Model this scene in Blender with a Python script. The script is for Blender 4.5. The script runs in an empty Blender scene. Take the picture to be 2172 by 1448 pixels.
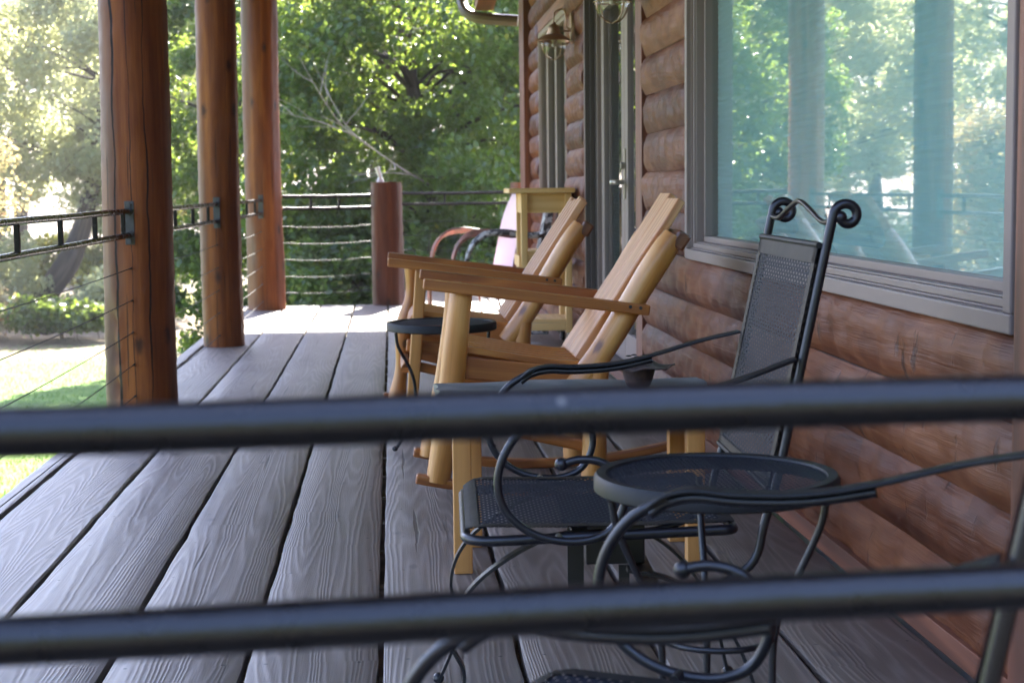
import bpy, bmesh, math, random
import numpy as np
from mathutils import Vector, Matrix
R = math.radians
random.seed(7)
rng = np.random.default_rng(11)
scene = bpy.context.scene
COL = scene.collection

# ------------------------------------------------------------------ camera
cam_data = bpy.data.cameras.new('camera')
cam = bpy.data.objects.new('camera', cam_data)
COL.objects.link(cam)
PITCH, YAW, ROLL = R(5.493), R(4.257), 0.0115
_fh = Vector((math.sin(YAW), math.cos(YAW), 0))
_rt = Vector((math.cos(YAW), -math.sin(YAW), 0))
_fw = _fh * math.cos(PITCH) - Vector((0, 0, 1)) * math.sin(PITCH)
_up = Vector((0, 0, 1)) * math.cos(PITCH) + _fh * math.sin(PITCH)
_r2 = _rt * math.cos(ROLL) - _up * math.sin(ROLL)
_u2 = _rt * math.sin(ROLL) + _up * math.cos(ROLL)
m = Matrix((_r2, _u2, -_fw)).transposed().to_4x4()
m.translation = Vector((0, 0, 1.0))
cam.matrix_world = m
cam_data.sensor_width = 22.3
cam_data.lens = 3400 / 2172 * 22.3
cam_data.clip_start = 0.05
cam_data.clip_end = 2000
cam_data.dof.use_dof = True
cam_data.dof.focus_distance = 3.9
cam_data.dof.aperture_fstop = 4.9
scene.camera = cam

# ------------------------------------------------------------------ sky, sun, exposure
SUN_EL, SUN_AZ = R(42), R(12)            # azimuth measured from +Y towards +X
world = bpy.data.worlds.new('World')
scene.world = world
world.use_nodes = True
wn = world.node_tree
bg = wn.nodes['Background']
sky = wn.nodes.new('ShaderNodeTexSky')
sky.sky_type = 'NISHITA'
sky.sun_disc = False
sky.sun_elevation = SUN_EL
sky.sun_rotation = SUN_AZ
sky.dust_density = 0.6
sky.ozone_density = 3.5
_tint = wn.nodes.new('ShaderNodeMix'); _tint.data_type = 'RGBA'; _tint.blend_type = 'MULTIPLY'
_tint.inputs[0].default_value = 1.0; _tint.inputs[7].default_value = (1.05, 0.935, 1.02, 1)
wn.links.new(sky.outputs[0], _tint.inputs[6]); wn.links.new(_tint.outputs[2], bg.inputs[0])
bg.inputs[1].default_value = 0.11
sun_d = bpy.data.lights.new('sun', 'SUN')
sun_d.energy = 5.0
sun_d.angle = R(0.5)
sun_d.color = (1.0, 0.94, 0.85)
sun = bpy.data.objects.new('sun', sun_d)
COL.objects.link(sun)
_to = Vector((math.sin(SUN_AZ) * math.cos(SUN_EL), math.cos(SUN_AZ) * math.cos(SUN_EL), math.sin(SUN_EL)))
sun.rotation_euler = _to.to_track_quat('Z', 'Y').to_euler()
sun.location = (6, 20, 18)
scene.view_settings.view_transform = 'Standard'
scene.view_settings.look = 'None'
scene.view_settings.gamma = 1.0
scene.view_settings.use_curve_mapping = False
scene.view_settings.exposure = 3.5
scene.cycles.max_bounces = 10
scene.cycles.diffuse_bounces = 4
scene.cycles.glossy_bounces = 4
scene.cycles.transparent_max_bounces = 24
scene.cycles.use_denoising = True
scene.cycles.sample_clamp_indirect = 4.0
scene.cycles.caustics_reflective = False
scene.cycles.caustics_refractive = False

# ------------------------------------------------------------------ object helpers
def tag(o, label=None, cat=None, group=None, kind=None):
    if label: o['label'] = label
    if cat: o['category'] = cat
    if group: o['group'] = group
    if kind: o['kind'] = kind
    return o

def thing(name, label, cat, loc=(0, 0, 0), rotz=0.0, group=None):
    o = bpy.data.objects.new(name, None)
    o.empty_display_size = 0.1
    COL.objects.link(o)
    o.location = loc
    o.rotation_euler = (0, 0, rotz)
    return tag(o, label, cat, group)

def children(o):
    return [c for c in bpy.data.objects if c.parent == o]

def dup(root, loc, rotz, label, group=None):
    r = root.copy(); COL.objects.link(r)
    r.location = loc; r.rotation_euler = (0, 0, rotz); r['label'] = label
    if group: r['group'] = group
    for ch in children(root):
        c = ch.copy(); COL.objects.link(c); c.parent = r
        for g in children(ch):
            d = g.copy(); COL.objects.link(d); d.parent = c
    return r

def root_loc(p):
    v = Vector((0, 0, 0))
    while p is not None:
        v = v + Vector(p.location); p = p.parent
    return v

class MB:
    """collects verts, faces and metre UVs, then links them as one mesh object"""
    def __init__(s):
        s.v = []; s.f = []; s.uv = []
    def add(s, verts, faces, uvs):
        o = len(s.v)
        s.v.extend(verts)
        for f, u in zip(faces, uvs):
            s.f.append(tuple(i + o for i in f)); s.uv.append(u)
    def obox(s, c, ax, ay, az):
        """box centred at c with half-axis vectors"""
        c, A = Vector(c), [Vector(ax), Vector(ay), Vector(az)]
        L = [a.length for a in A]
        verts = [c + A[0] * i + A[1] * j + A[2] * k for i in (-1, 1) for j in (-1, 1) for k in (-1, 1)]
        F = [((0, 1, 3, 2), 0), ((4, 6, 7, 5), 0), ((0, 4, 5, 1), 1), ((2, 3, 7, 6), 1), ((0, 2, 6, 4), 2), ((1, 5, 7, 3), 2)]
        lo = max(range(3), key=lambda i: L[i])
        faces, uvs = [], []
        for n, (f, axn) in enumerate(F):
            o = [i for i in range(3) if i != axn]
            if o[1] == lo: o = o[::-1]
            off = n * 0.37
            us = []
            for i in f:
                sg = ((1 if i & 4 else -1), (1 if i & 2 else -1), (1 if i & 1 else -1))
                us.append((sg[o[0]] * L[o[0]], sg[o[1]] * L[o[1]] + off))
            faces.append(f); uvs.append(us)
        s.add(verts, faces, uvs)
        return s
    def box(s, x0, x1, y0, y1, z0, z1):
        return s.obox(((x0 + x1) / 2, (y0 + y1) / 2, (z0 + z1) / 2), ((x1 - x0) / 2, 0, 0), (0, (y1 - y0) / 2, 0), (0, 0, (z1 - z0) / 2))
    def beam(s, a, b, w, h, upv=(0, 0, 1)):
        """rectangular bar from a to b, w sideways, h along up"""
        a, b = Vector(a), Vector(b)
        d = (b - a); L = d.length; d.normalize()
        side = d.cross(Vector(upv))
        if side.length < 1e-4: side = d.cross(Vector((0, 1, 0)))
        side.normalize(); u = side.cross(d).normalized()
        return s.obox((a + b) / 2, d * L / 2, side * w / 2, u * h / 2)
    def tube(s, pts, r, n=12, cap=True, closed=False, flat=None, rfun=None):
        """swept tube; r scalar or list; flat = (width, thickness, up) gives a strap"""
        P = [Vector(p) for p in pts]; k = len(P)
        rr = [r] * k if not hasattr(r, '__len__') else list(r)
        T = []
        for i in range(k):
            a = P[(i - 1) % k] if (closed or i > 0) else P[i]
            b = P[(i + 1) % k] if (closed or i < k - 1) else P[i]
            T.append((b - a).normalized())
        up = Vector((0, 0, 1)) if abs(T[0].z) < 0.9 else Vector((0, 1, 0))
        N = (up - T[0] * up.dot(T[0])).normalized()
        rings = []
        verts = []; faces = []; uvs = []
        ln = [0.0]
        for i in range(1, k): ln.append(ln[-1] + (P[i] - P[i - 1]).length)
        for i in range(k):
            N = (N - T[i] * N.dot(T[i])).normalized()
            B = T[i].cross(N)
            for j in range(n):
                a = 2 * math.pi * j / n
                q = rr[i] * (rfun(ln[i], a) if rfun else 1.0)
                verts.append(P[i] + (N * math.cos(a) + B * math.sin(a)) * q)
        circ = 2 * math.pi * (sum(rr) / k)
        for i in range(k if closed else k - 1):
            i2 = (i + 1) % k
            l2 = ln[i2] if i2 else ln[-1] + (P[0] - P[-1]).length
            for j in range(n):
                j2 = (j + 1) % n
                faces.append((i * n + j, i * n + j2, i2 * n + j2, i2 * n + j))
                va, vb = circ * j / n, circ * (j + 1) / n
                uvs.append([(ln[i], va), (ln[i], vb), (l2, vb), (l2, va)])
        if cap and not closed:
            f0 = tuple(range(n))[::-1]; f1 = tuple((k - 1) * n + j for j in range(n))
            for f, i in ((f0, 0), (f1, k - 1)):
                faces.append(f)
                uvs.append([((verts[q] - P[i]).x * 3, (verts[q] - P[i]).y * 3 + (verts[q] - P[i]).z * 3) for q in f])
        s.add(verts, faces, uvs)
        return s
    def strap(s, pts, w, t, side):
        """flat bar swept along pts, w along fixed side vector, t thick"""
        P = [Vector(p) for p in pts]; k = len(P); S = Vector(side).normalized()
        verts = []; faces = []; uvs = []
        l = 0
        for i in range(k):
            d = (P[min(i + 1, k - 1)] - P[max(i - 1, 0)]).normalized()
            u = S.cross(d).normalized()
            for a, b in ((-1, -1), (1, -1), (1, 1), (-1, 1)):
                verts.append(P[i] + S * a * w / 2 + u * b * t / 2)
        for i in range(k - 1):
            dl = (P[i + 1] - P[i]).length
            for j in range(4):
                j2 = (j + 1) % 4
                faces.append((i * 4 + j, i * 4 + j2, i * 4 + 4 + j2, i * 4 + 4 + j))
                uvs.append([(l, j * .05), (l, j * .05 + .04), (l + dl, j * .05 + .04), (l + dl, j * .05)])
            l += dl
        for f in ((3, 2, 1, 0), tuple((k - 1) * 4 + j for j in range(4))):
            faces.append(f); uvs.append([(0, 0), (.03, 0), (.03, .03), (0, .03)])
        s.add(verts, faces, uvs)
        return s
    def lathe(s, prof, n=24, c=(0, 0, 0), axis='z', tilt=None):
        """profile of (radius, height) turned about an axis"""
        c = Vector(c); verts = []; faces = []; uvs = []
        k = len(prof)
        for r_, h in prof:
            for j in range(n):
                a = 2 * math.pi * j / n
                q = Vector((r_ * math.cos(a), r_ * math.sin(a), h))
                if axis == 'x': q = Vector((q.z, q.x, q.y))
                if tilt: q = tilt @ q
                verts.append(c + q)
        for i in range(k - 1):
            for j in range(n):
                j2 = (j + 1) % n
                faces.append((i * n + j, i * n + j2, i * n + n + j2, i * n + n + j))
                uvs.append([(prof[i][1], j * .02), (prof[i][1], j * .02 + .02), (prof[i + 1][1] + .01, j * .02 + .02), (prof[i + 1][1] + .01, j * .02)])
        s.add(verts, faces, uvs)
        return s
    def ball(s, c, r, n=12, sc=(1, 1, 1)):
        prof = []
        k = max(6, n // 2)
        c = Vector(c); verts = []; faces = []; uvs = []
        for i in range(k + 1):
            t = math.pi * i / k
            for j in range(n):
                a = 2 * math.pi * j / n
                verts.append(c + Vector((r * math.sin(t) * math.cos(a) * sc[0], r * math.sin(t) * math.sin(a) * sc[1], -r * math.cos(t) * sc[2])))
        for i in range(k):
            for j in range(n):
                j2 = (j + 1) % n
                faces.append((i * n + j, i * n + j2, i * n + n + j2, i * n + n + j))
                uvs.append([(i * .01, j * .01)] * 4)
        s.add(verts, faces, uvs)
        return s
    def grid(s, fn, nu, nv, uvs=(1.0, 1.0)):
        """surface fn(i/nu, j/nv)"""
        verts = [Vector(fn(i / nu, j / nv)) for i in range(nu + 1) for j in range(nv + 1)]
        faces = []; uu = []
        for i in range(nu):
            for j in range(nv):
                a = i * (nv + 1) + j
                faces.append((a, a + nv + 1, a + nv + 2, a + 1))
                uu.append([(i / nu * uvs[0], j / nv * uvs[1]), ((i + 1) / nu * uvs[0], j / nv * uvs[1]), ((i + 1) / nu * uvs[0], (j + 1) / nv * uvs[1]), (i / nu * uvs[0], (j + 1) / nv * uvs[1])])
        s.add(verts, faces, uu)
        return s
    def build(s, name, mat, parent=None, smooth=False, bevel=0.0, world=False, seg=2, weld=False, angle=40):
        me = bpy.data.meshes.new(name)
        off = root_loc(parent) if (world and parent is not None) else Vector((0, 0, 0))
        me.from_pydata([tuple(Vector(v) - off) for v in s.v], [], s.f)
        uvl = me.uv_layers.new(name='UVMap')
        flat = [c for f in s.uv for p in f for c in (p[0], p[1])]
        uvl.data.foreach_set('uv', flat)
        bm = bmesh.new(); bm.from_mesh(me)
        bmesh.ops.remove_doubles(bm, verts=bm.verts, dist=1e-6) if weld else None
        bmesh.ops.recalc_face_normals(bm, faces=bm.faces)
        bm.to_mesh(me); bm.free()
        if smooth:
            me.shade_smooth()
            me.set_sharp_from_angle(angle=R(angle))
        if mat: me.materials.append(mat)
        o = bpy.data.objects.new(name, me)
        COL.objects.link(o)
        if parent is not None: o.parent = parent
        if bevel > 0:
            b = o.modifiers.new('bevel', 'BEVEL')
            b.width = bevel; b.segments = seg; b.limit_method = 'ANGLE'; b.angle_limit = R(50)
            b.harden_normals = False
        return o

def spline(pts, n=8):
    """Catmull-Rom through the points"""
    P = [Vector(p) for p in pts]
    out = []
    for i in range(len(P) - 1):
        p0 = P[i - 1] if i > 0 else P[i] * 2 - P[i + 1]
        p1, p2 = P[i], P[i + 1]
        p3 = P[i + 2] if i + 2 < len(P) else P[i + 1] * 2 - P[i]
        for k in range(n):
            t = k / n
            out.append(0.5 * ((2 * p1) + (p2 - p0) * t + (2 * p0 - 5 * p1 + 4 * p2 - p3) * t * t + (3 * p1 - p0 - 3 * p2 + p3) * t ** 3))
    out.append(P[-1])
    return out

# ------------------------------------------------------------------ materials
class NT:
    def __init__(s, name):
        s.mat = bpy.data.materials.new(name); s.mat.use_nodes = True
        s.t = s.mat.node_tree; s.n = s.t.nodes; s.l = s.t.links
        s.b = s.n['Principled BSDF']; s.out = s.n['Material Output']
    def new(s, k, **kw):
        n = s.n.new(k)
        for a, v in kw.items(): setattr(n, a, v)
        return n
    def put(s, sock, v):
        if isinstance(v, bpy.types.NodeSocket): s.l.new(v, sock)
        elif v is not None: sock.default_value = v
    def math(s, op, a, b=None, c=None, clamp=False):
        n = s.new('ShaderNodeMath', operation=op, use_clamp=clamp)
        s.put(n.inputs[0], a); s.put(n.inputs[1], b)
        if c is not None: s.put(n.inputs[2], c)
        return n.outputs[0]
    def vec(s, x, y, z=0.0):
        n = s.new('ShaderNodeCombineXYZ')
        s.put(n.inputs[0], x); s.put(n.inputs[1], y); s.put(n.inputs[2], z)
        return n.outputs[0]
    def sep(s, v):
        n = s.new('ShaderNodeSeparateXYZ'); s.put(n.inputs[0], v)
        return n.outputs
    def noise(s, v, scale=1.0, detail=2.0, rough=0.5, dist=0.0):
        n = s.new('ShaderNodeTexNoise'); s.put(n.inputs['Vector'], v)
        n.inputs['Scale'].default_value = scale; n.inputs['Detail'].default_value = detail
        n.inputs['Roughness'].default_value = rough; n.inputs['Distortion'].default_value = dist
        return n.outputs['Fac']
    def voro(s, v, scale=1.0, feature='F1', rnd=1.0, dims='3D'):
        n = s.new('ShaderNodeTexVoronoi', feature=feature, voronoi_dimensions=dims); s.put(n.inputs['Vector'], v)
        n.inputs['Scale'].default_value = scale; n.inputs['Randomness'].default_value = rnd
        return n.outputs
    def ramp(s, f, stops, interp='LINEAR'):
        n = s.new('ShaderNodeValToRGB'); s.put(n.inputs[0], f)
        cr = n.color_ramp; cr.interpolation = interp
        while len(cr.elements) < len(stops): cr.elements.new(0.5)
        for e, (p, c) in zip(cr.elements, stops):
            e.position = p
            e.color = (c, c, c, 1) if not hasattr(c, '__len__') else (*c, 1)
        return n.outputs[0]
    def mix(s, f, a, b, mode='MIX'):
        n = s.new('ShaderNodeMix', data_type='RGBA', blend_type=mode)
        s.put(n.inputs[0], f)
        for sock, v in ((n.inputs[6], a), (n.inputs[7], b)):
            if isinstance(v, (tuple, list)): sock.default_value = (*v[:3], 1)
            else: s.put(sock, v)
        return n.outputs[2]
    def uvxy(s):
        n = s.new('ShaderNodeUVMap'); o = s.sep(n.outputs[0])
        return o[0], o[1]
    def obj(s):
        return s.new('ShaderNodeTexCoord').outputs['Object']
    def island(s):
        return s.new('ShaderNodeNewGeometry').outputs['Random Per Island']
    def orand(s):
        return s.new('ShaderNodeObjectInfo').outputs['Random']
    def bump(s, h, strength=0.3, dist=0.01):
        n = s.new('ShaderNodeBump'); s.put(n.inputs['Height'], h)
        n.inputs['Strength'].default_value = strength; n.inputs['Distance'].default_value = dist
        s.l.new(n.outputs[0], s.b.inputs['Normal'])
        return n
    def base(s, c):
        if isinstance(c, (tuple, list)): s.b.inputs['Base Color'].default_value = (*c[:3], 1)
        else: s.l.new(c, s.b.inputs['Base Color'])
    def rough(s, v): s.put(s.b.inputs['Roughness'], v)
    def spec(s, v): s.b.inputs['Specular IOR Level'].default_value = v

def wood(name, dark, mid, light, rings=9.0, ru=0.5, rv=6.0, rough=0.5, bump=0.25, fibre=0.35, knots=0.0, crack=0.0, ringamt=0.5, spec=0.5, coat=0.0, knotcol=(0.05, 0.025, 0.012), islands=True, rough_var=0.12, blotch=None):
    """plain-sawn wood in metre UVs, u along the grain"""
    t = NT(name)
    u, v = t.uvxy()
    rnd = t.island() if islands else t.orand()
    z = t.math('MULTIPLY', rnd, 61.0)
    p = t.vec(t.math('MULTIPLY', u, ru), t.math('MULTIPLY', v, rv), z)
    field = t.noise(p, 1.0, 1.5, 0.45, 0.25)
    ring = t.math('SINE', t.math('MULTIPLY', field, rings * 6.283))
    ring01 = t.math('MULTIPLY_ADD', ring, 0.5, 0.5)
    ring_s = t.math('POWER', ring01, 1.6)
    fib = t.noise(t.vec(t.math('MULTIPLY', u, 5.0), t.math('MULTIPLY', v, 260.0), z), 1.0, 3.0, 0.6)
    tone = t.noise(t.vec(t.math('MULTIPLY', u, 1.6), t.math('MULTIPLY', v, 9.0), z), 1.0, 3.0, 0.55)
    f = t.math('ADD', t.math('MULTIPLY', ring_s, ringamt * 0.6), t.math('MULTIPLY', fib, fibre))
    f = t.math('ADD', f, t.math('MULTIPLY', tone, 1.0 - ringamt * 0.6 - fibre))
    f = t.math('ADD', f, t.math('MULTIPLY_ADD', rnd, 0.22, -0.11))
    col = t.ramp(f, [(0.25, dark), (0.5, mid), (0.75, light)])
    h = t.math('ADD', t.math('MULTIPLY', ring_s, 0.6), t.math('MULTIPLY', fib, 0.5))
    if blotch:
        b = t.noise(t.vec(t.math('MULTIPLY', u, 2.3), t.math('MULTIPLY', v, 5.0), z), 1.0, 4.0, 0.6)
        col = t.mix(t.ramp(b, [(0.5, 0.0), (0.68, 0.75)]), col, blotch)
    if knots > 0:
        vo = t.voro(t.vec(t.math('MULTIPLY_ADD', u, 2.0, z), t.math('MULTIPLY', v, 4.0)), 1.0, dims='2D')
        some = t.math('GREATER_THAN', t.sep(vo[1])[0], 0.55)
        d = t.math('ADD', vo[0], t.math('MULTIPLY', t.noise(p, 14.0, 3.0), 0.09))
        k = t.ramp(d, [(0.07, 1.0), (0.085 + 0.1 * knots, 0.0)])
        k = t.math('MULTIPLY', k, some)
        col = t.mix(t.math('MULTIPLY', k, 0.8), col, knotcol)
    if crack > 0:
        c1 = t.noise(t.vec(t.math('MULTIPLY', u, 0.9), t.math('MULTIPLY', v, 42.0), t.math('ADD', z, 9.0)), 1.0, 1.0, 0.4)
        ck = t.ramp(c1, [(0.27 - 0.03, 1.0), (0.29, 0.0)])
        ck = t.math('MULTIPLY', ck, crack)
        col = t.mix(ck, col, tuple(c * 0.12 for c in dark))
        h = t.math('SUBTRACT', h, t.math('MULTIPLY', ck, 1.6))
    t.base(col)
    t.rough(t.math('MULTIPLY_ADD', fib, rough_var, rough - rough_var / 2))
    t.spec(spec)
    if coat:
        t.b.inputs['Coat Weight'].default_value = coat
        t.b.inputs['Coat Roughness'].default_value = 0.18
    t.bump(h, bump, 0.004)
    return t.mat

def plain(name, col, rough=0.5, metal=0.0, spec=0.5, var=0.12, scale=14.0, bump=0.05):
    t = NT(name)
    o = t.obj()
    n = t.noise(o, scale, 4.0, 0.6)
    t.base(t.mix(t.math('MULTIPLY', n, 1.0), tuple(c * (1 - var) for c in col), tuple(min(1, c * (1 + var)) for c in col)))
    t.rough(t.math('MULTIPLY_ADD', n, 0.16, rough - 0.08))
    t.b.inputs['Metallic'].default_value = metal
    t.spec(spec)
    if bump: t.bump(t.noise(o, scale * 6, 3.0), bump, 0.002)
    return t.mat

M = {}
M['deck'] = wood('weathered_deck_wood', (0.115, 0.089, 0.070), (0.178, 0.143, 0.116), (0.255, 0.213, 0.178), rings=30, ru=0.30, rv=7.0, rough=0.48, bump=0.24, fibre=0.45, ringamt=0.36, knots=0.25, crack=0.9, spec=0.6, knotcol=(0.10, 0.082, 0.075), rough_var=0.2)
def _deck_wear(mat):
    nt = mat.node_tree; b = nt.nodes['Principled BSDF']
    class Q(NT):
        def __init__(s): s.mat = mat; s.t = nt; s.n = nt.nodes; s.l = nt.links; s.b = b
    t = Q(); u, v = t.uvxy()
    wob = t.math('MULTIPLY_ADD', t.noise(t.vec(t.math('MULTIPLY', u, .9), t.math('MULTIPLY', v, 1.1), 3.0), 3.0, 2.0), .05, -.025)
    fu = t.math('SUBTRACT', t.math('FRACT', t.math('DIVIDE', t.math('ADD', t.math('SUBTRACT', u, .7200), wob), .405)), .5)
    fv = t.math('SUBTRACT', t.math('FRACT', t.math('DIVIDE', t.math('ADD', t.math('ADD', v, 3.887), wob), .2965)), .5)
    dv = t.math('MULTIPLY', t.math('SUBTRACT', t.math('ABSOLUTE', fv), .34), .2965); du = t.math('MULTIPLY', fu, .405)
    d = t.math('SQRT', t.math('ADD', t.math('MULTIPLY', du, du), t.math('MULTIPLY', dv, dv)))
    nail = t.math('LESS_THAN', d, .0042)
    st = t.ramp(t.noise(t.vec(u, t.math('MULTIPLY', v, 1.8), 7.0), 1.3, 5.0, .65), [(.35, .78), (.65, 1.12)])
    old = b.inputs['Base Color'].links[0].from_socket
    c = t.mix(1.0, old, st, 'MULTIPLY'); c = t.mix(nail, c, (.02, .017, .015)); nt.links.new(c, b.inputs['Base Color'])
_deck_wear(M['deck'])
M['joist'] = wood('joist_wood', (0.10, 0.06, 0.035), (0.17, 0.10, 0.06), (0.24, 0.15, 0.09))
M['trim'] = wood('stained_trim_wood', (0.10, 0.035, 0.017), (0.19, 0.065, 0.032), (0.26, 0.10, 0.05), rings=5, rough=0.55)
M['honey'] = wood('varnished_honey_wood', (0.29, 0.088, 0.014), (0.47, 0.17, 0.030), (0.62, 0.28, 0.06), rings=6, ru=0.8, rv=7, rough=0.42, coat=0.14, bump=0.12, knots=0.05)
M['honeydark'] = wood('varnished_arm_wood', (0.20, 0.056, 0.010), (0.34, 0.112, 0.020), (0.48, 0.19, 0.04), rings=7, ru=0.8, rv=8, rough=0.4, coat=0.16, bump=0.12)
M['plank'] = wood('varnished_back_plank', (0.42, 0.165, 0.055), (0.60, 0.29, 0.115), (0.72, 0.41, 0.20), rings=7, ru=0.5, rv=7, rough=0.42, coat=0.14, bump=0.12, knots=0.05)
M['log'] = wood('peeled_log_wood', (0.37, 0.13, 0.025), (0.57, 0.25, 0.055), (0.71, 0.37, 0.11), rings=3, ru=1.3, rv=6, rough=0.4, coat=0.16, bump=0.12, knots=0.28, knotcol=(0.13, 0.045, 0.015), blotch=(0.37, 0.15, 0.045))
M['block'] = wood('dark_block_wood', (0.10, 0.03, 0.01), (0.18, 0.06, 0.02), (0.26, 0.10, 0.04), rough=0.4, coat=0.3)
M['pine'] = wood('yellow_pine', (0.72, 0.42, 0.13), (0.84, 0.54, 0.21), (0.88, 0.62, 0.29), rings=5, ru=0.5, rv=6, rough=0.5, bump=0.08, fibre=0.2, ringamt=0.4, knots=0.04)
M['legpine'] = wood('amber_pine', (0.45, 0.19, 0.045), (0.58, 0.27, 0.07), (0.66, 0.36, 0.11), rings=5, ru=0.5, rv=6, rough=0.42, coat=0.2, bump=0.08, fibre=0.2, ringamt=0.4)
M['iron'] = plain('black_powder_coated_iron', (0.008, 0.008, 0.010), 0.36, 0.0, 0.5, 0.25, 30, 0.06)
M['ironflat'] = plain('black_flat_iron_strip', (0.012, 0.012, 0.012), 0.5, 0.0, 0.22, 0.25, 30, 0.06)
M['rail'] = plain('dark_bronze_tube', (0.008, 0.0075, 0.008), 0.29, 0.0, 0.5, 0.5, 34, 0.22)
def _chips(mat):
    nt = mat.node_tree; b = nt.nodes['Principled BSDF']
    vo = nt.nodes.new('ShaderNodeTexVoronoi'); vo.inputs['Scale'].default_value = 16.0
    tc = nt.nodes.new('ShaderNodeTexCoord'); nt.links.new(tc.outputs['Object'], vo.inputs['Vector'])
    lt = nt.nodes.new('ShaderNodeMath'); lt.operation = 'LESS_THAN'; lt.inputs[1].default_value = 0.032; nt.links.new(vo.outputs[0], lt.inputs[0])
    mx = nt.nodes.new('ShaderNodeMix'); mx.data_type = 'RGBA'; mx.inputs[7].default_value = (.16, .145, .125, 1)
    old = b.inputs['Base Color'].links[0].from_socket
    nt.links.new(lt.outputs[0], mx.inputs[0]); nt.links.new(old, mx.inputs[6]); nt.links.new(mx.outputs[2], b.inputs['Base Color'])
_chips(M['rail'])
M['porchrail'] = plain('low_sheen_bronze_tube', (0.014, 0.013, 0.013), 0.26, 0.0, 0.22, 0.4, 34, 0.1)  # same tube paint, sheen lowered to cut the white sun highlight
M['bracket'] = plain('weathered_bracket_steel', (0.085, 0.082, 0.07), 0.55, 0.3, 0.5, 0.3, 40, 0.1)
M['cable'] = plain('steel_cable', (0.045, 0.043, 0.04), 0.5, 0.0, 0.12, 0.2, 60, 0.1)
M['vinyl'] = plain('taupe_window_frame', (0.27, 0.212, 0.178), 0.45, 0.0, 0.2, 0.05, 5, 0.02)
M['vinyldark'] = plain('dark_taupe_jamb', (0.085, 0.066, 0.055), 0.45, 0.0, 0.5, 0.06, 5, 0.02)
M['brass'] = plain('aged_bronze', (0.34, 0.22, 0.13), 0.36, 0.75, 0.5, 0.25, 20, 0.05)
M['nickel'] = plain('brushed_nickel', (0.45, 0.42, 0.36), 0.3, 0.9, 0.5, 0.1, 20, 0.02)
M['white'] = plain('white_plastic', (0.72, 0.72, 0.70), 0.4, 0.0, 0.5, 0.04, 10, 0.02)
M['rubber'] = plain('black_rubber', (0.02, 0.02, 0.02), 0.6, 0.0, 0.4, 0.1, 20, 0.02)
M['gutter'] = plain('brown_gutter', (0.13, 0.105, 0.075), 0.45, 0.0, 0.5, 0.08, 8, 0.02)
M['dark'] = plain('plaster_room', (0.45, 0.43, 0.40), 0.9, 0.0, 0.2, 0.1, 3, 0)
M['roof'] = wood('soffit_boards', (0.20, 0.10, 0.05), (0.32, 0.17, 0.08), (0.42, 0.24, 0.12))
M['shingle'] = plain('roof_shingle', (0.09, 0.08, 0.075), 0.85, 0, 0.3, 0.3, 12, 0.2)

def slate_mat():
    t = NT('slate_tabletop'); o = t.obj()
    n = t.noise(o, 9, 5, 0.6, 0.6)
    t.base(t.ramp(n, [(0.3, (0.07, 0.08, 0.082)), (0.55, (0.125, 0.135, 0.135)), (0.75, (0.20, 0.20, 0.19))]))
    t.rough(0.5); t.bump(t.noise(o, 30, 5, 0.65), 0.35, 0.004)
    return t.mat
M['slate'] = slate_mat()

def rust_mat():
    t = NT('rusty_iron_flower'); o = t.obj()
    n = t.noise(o, 40, 5, 0.6)
    t.base(t.ramp(n, [(0.35, (0.045, 0.032, 0.03)), (0.6, (0.10, 0.06, 0.05)), (0.8, (0.16, 0.09, 0.06))]))
    t.rough(0.6); t.b.inputs['Metallic'].default_value = 0.4
    t.bump(n, 0.3, 0.004)
    return t.mat
M['rust'] = rust_mat()

def paint_mat(name, a, b, chip, amt, sc=11):
    t = NT(name); o = t.obj()
    n = t.noise(o, sc, 5, 0.65)
    n2 = t.noise(o, 3.0, 3, 0.5)
    c = t.mix(n2, a, b)
    k = t.ramp(n, [(amt - 0.02, 1.0), (amt + 0.03, 0.0)])
    t.base(t.mix(k, c, chip))
    t.rough(0.5); t.bump(k, -0.2, 0.002)
    return t.mat
M['redpaint'] = paint_mat('faded_red_paint', (0.50, 0.10, 0.10), (0.60, 0.22, 0.22), (0.30, 0.13, 0.08), 0.36)
M['skylitpink'] = paint_mat('sky_lit_pink_on_red', (0.72, 0.50, 0.52), (0.80, 0.62, 0.64), (0.45, 0.25, 0.22), 0.27)  # red chair's seat and back paled: sky light put into the colour
M['rustred'] = paint_mat('rusty_red_tube', (0.34, 0.09, 0.06), (0.42, 0.20, 0.13), (0.22, 0.12, 0.07), 0.50, 24)
M['peel'] = paint_mat('peeling_black_and_grey_paint', (0.42, 0.40, 0.38), (0.55, 0.53, 0.50), (0.05, 0.045, 0.04), 0.52, 18)

def mesh_mat(name, pu, pv, th, col=(0.013, 0.016, 0.023)):
    """expanded steel mesh: a diamond lattice of strands with open holes, in metre UVs"""
    t = NT(name)
    u, v = t.uvxy()
    a = t.math('MULTIPLY', u, 1 / pu); b = t.math('MULTIPLY', v, 1 / pv)
    p = t.math('PINGPONG', t.math('ADD', a, b), 0.5)
    q = t.math('PINGPONG', t.math('SUBTRACT', a, b), 0.5)
    d = t.math('MINIMUM', p, q)
    hole = t.math('GREATER_THAN', d, th)
    t.base(col); t.rough(0.6); t.spec(0.12)
    t.bump(d, -1.0, 0.004)
    tr = t.new('ShaderNodeBsdfTransparent')
    mx = t.new('ShaderNodeMixShader')
    t.l.new(hole, mx.inputs[0]); t.l.new(t.b.outputs[0], mx.inputs[1]); t.l.new(tr.outputs[0], mx.inputs[2])
    t.l.new(mx.outputs[0], t.out.inputs[0])
    return t.mat
M['mesh'] = mesh_mat('expanded_steel_mesh', 0.0145, 0.023, 0.32)
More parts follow.
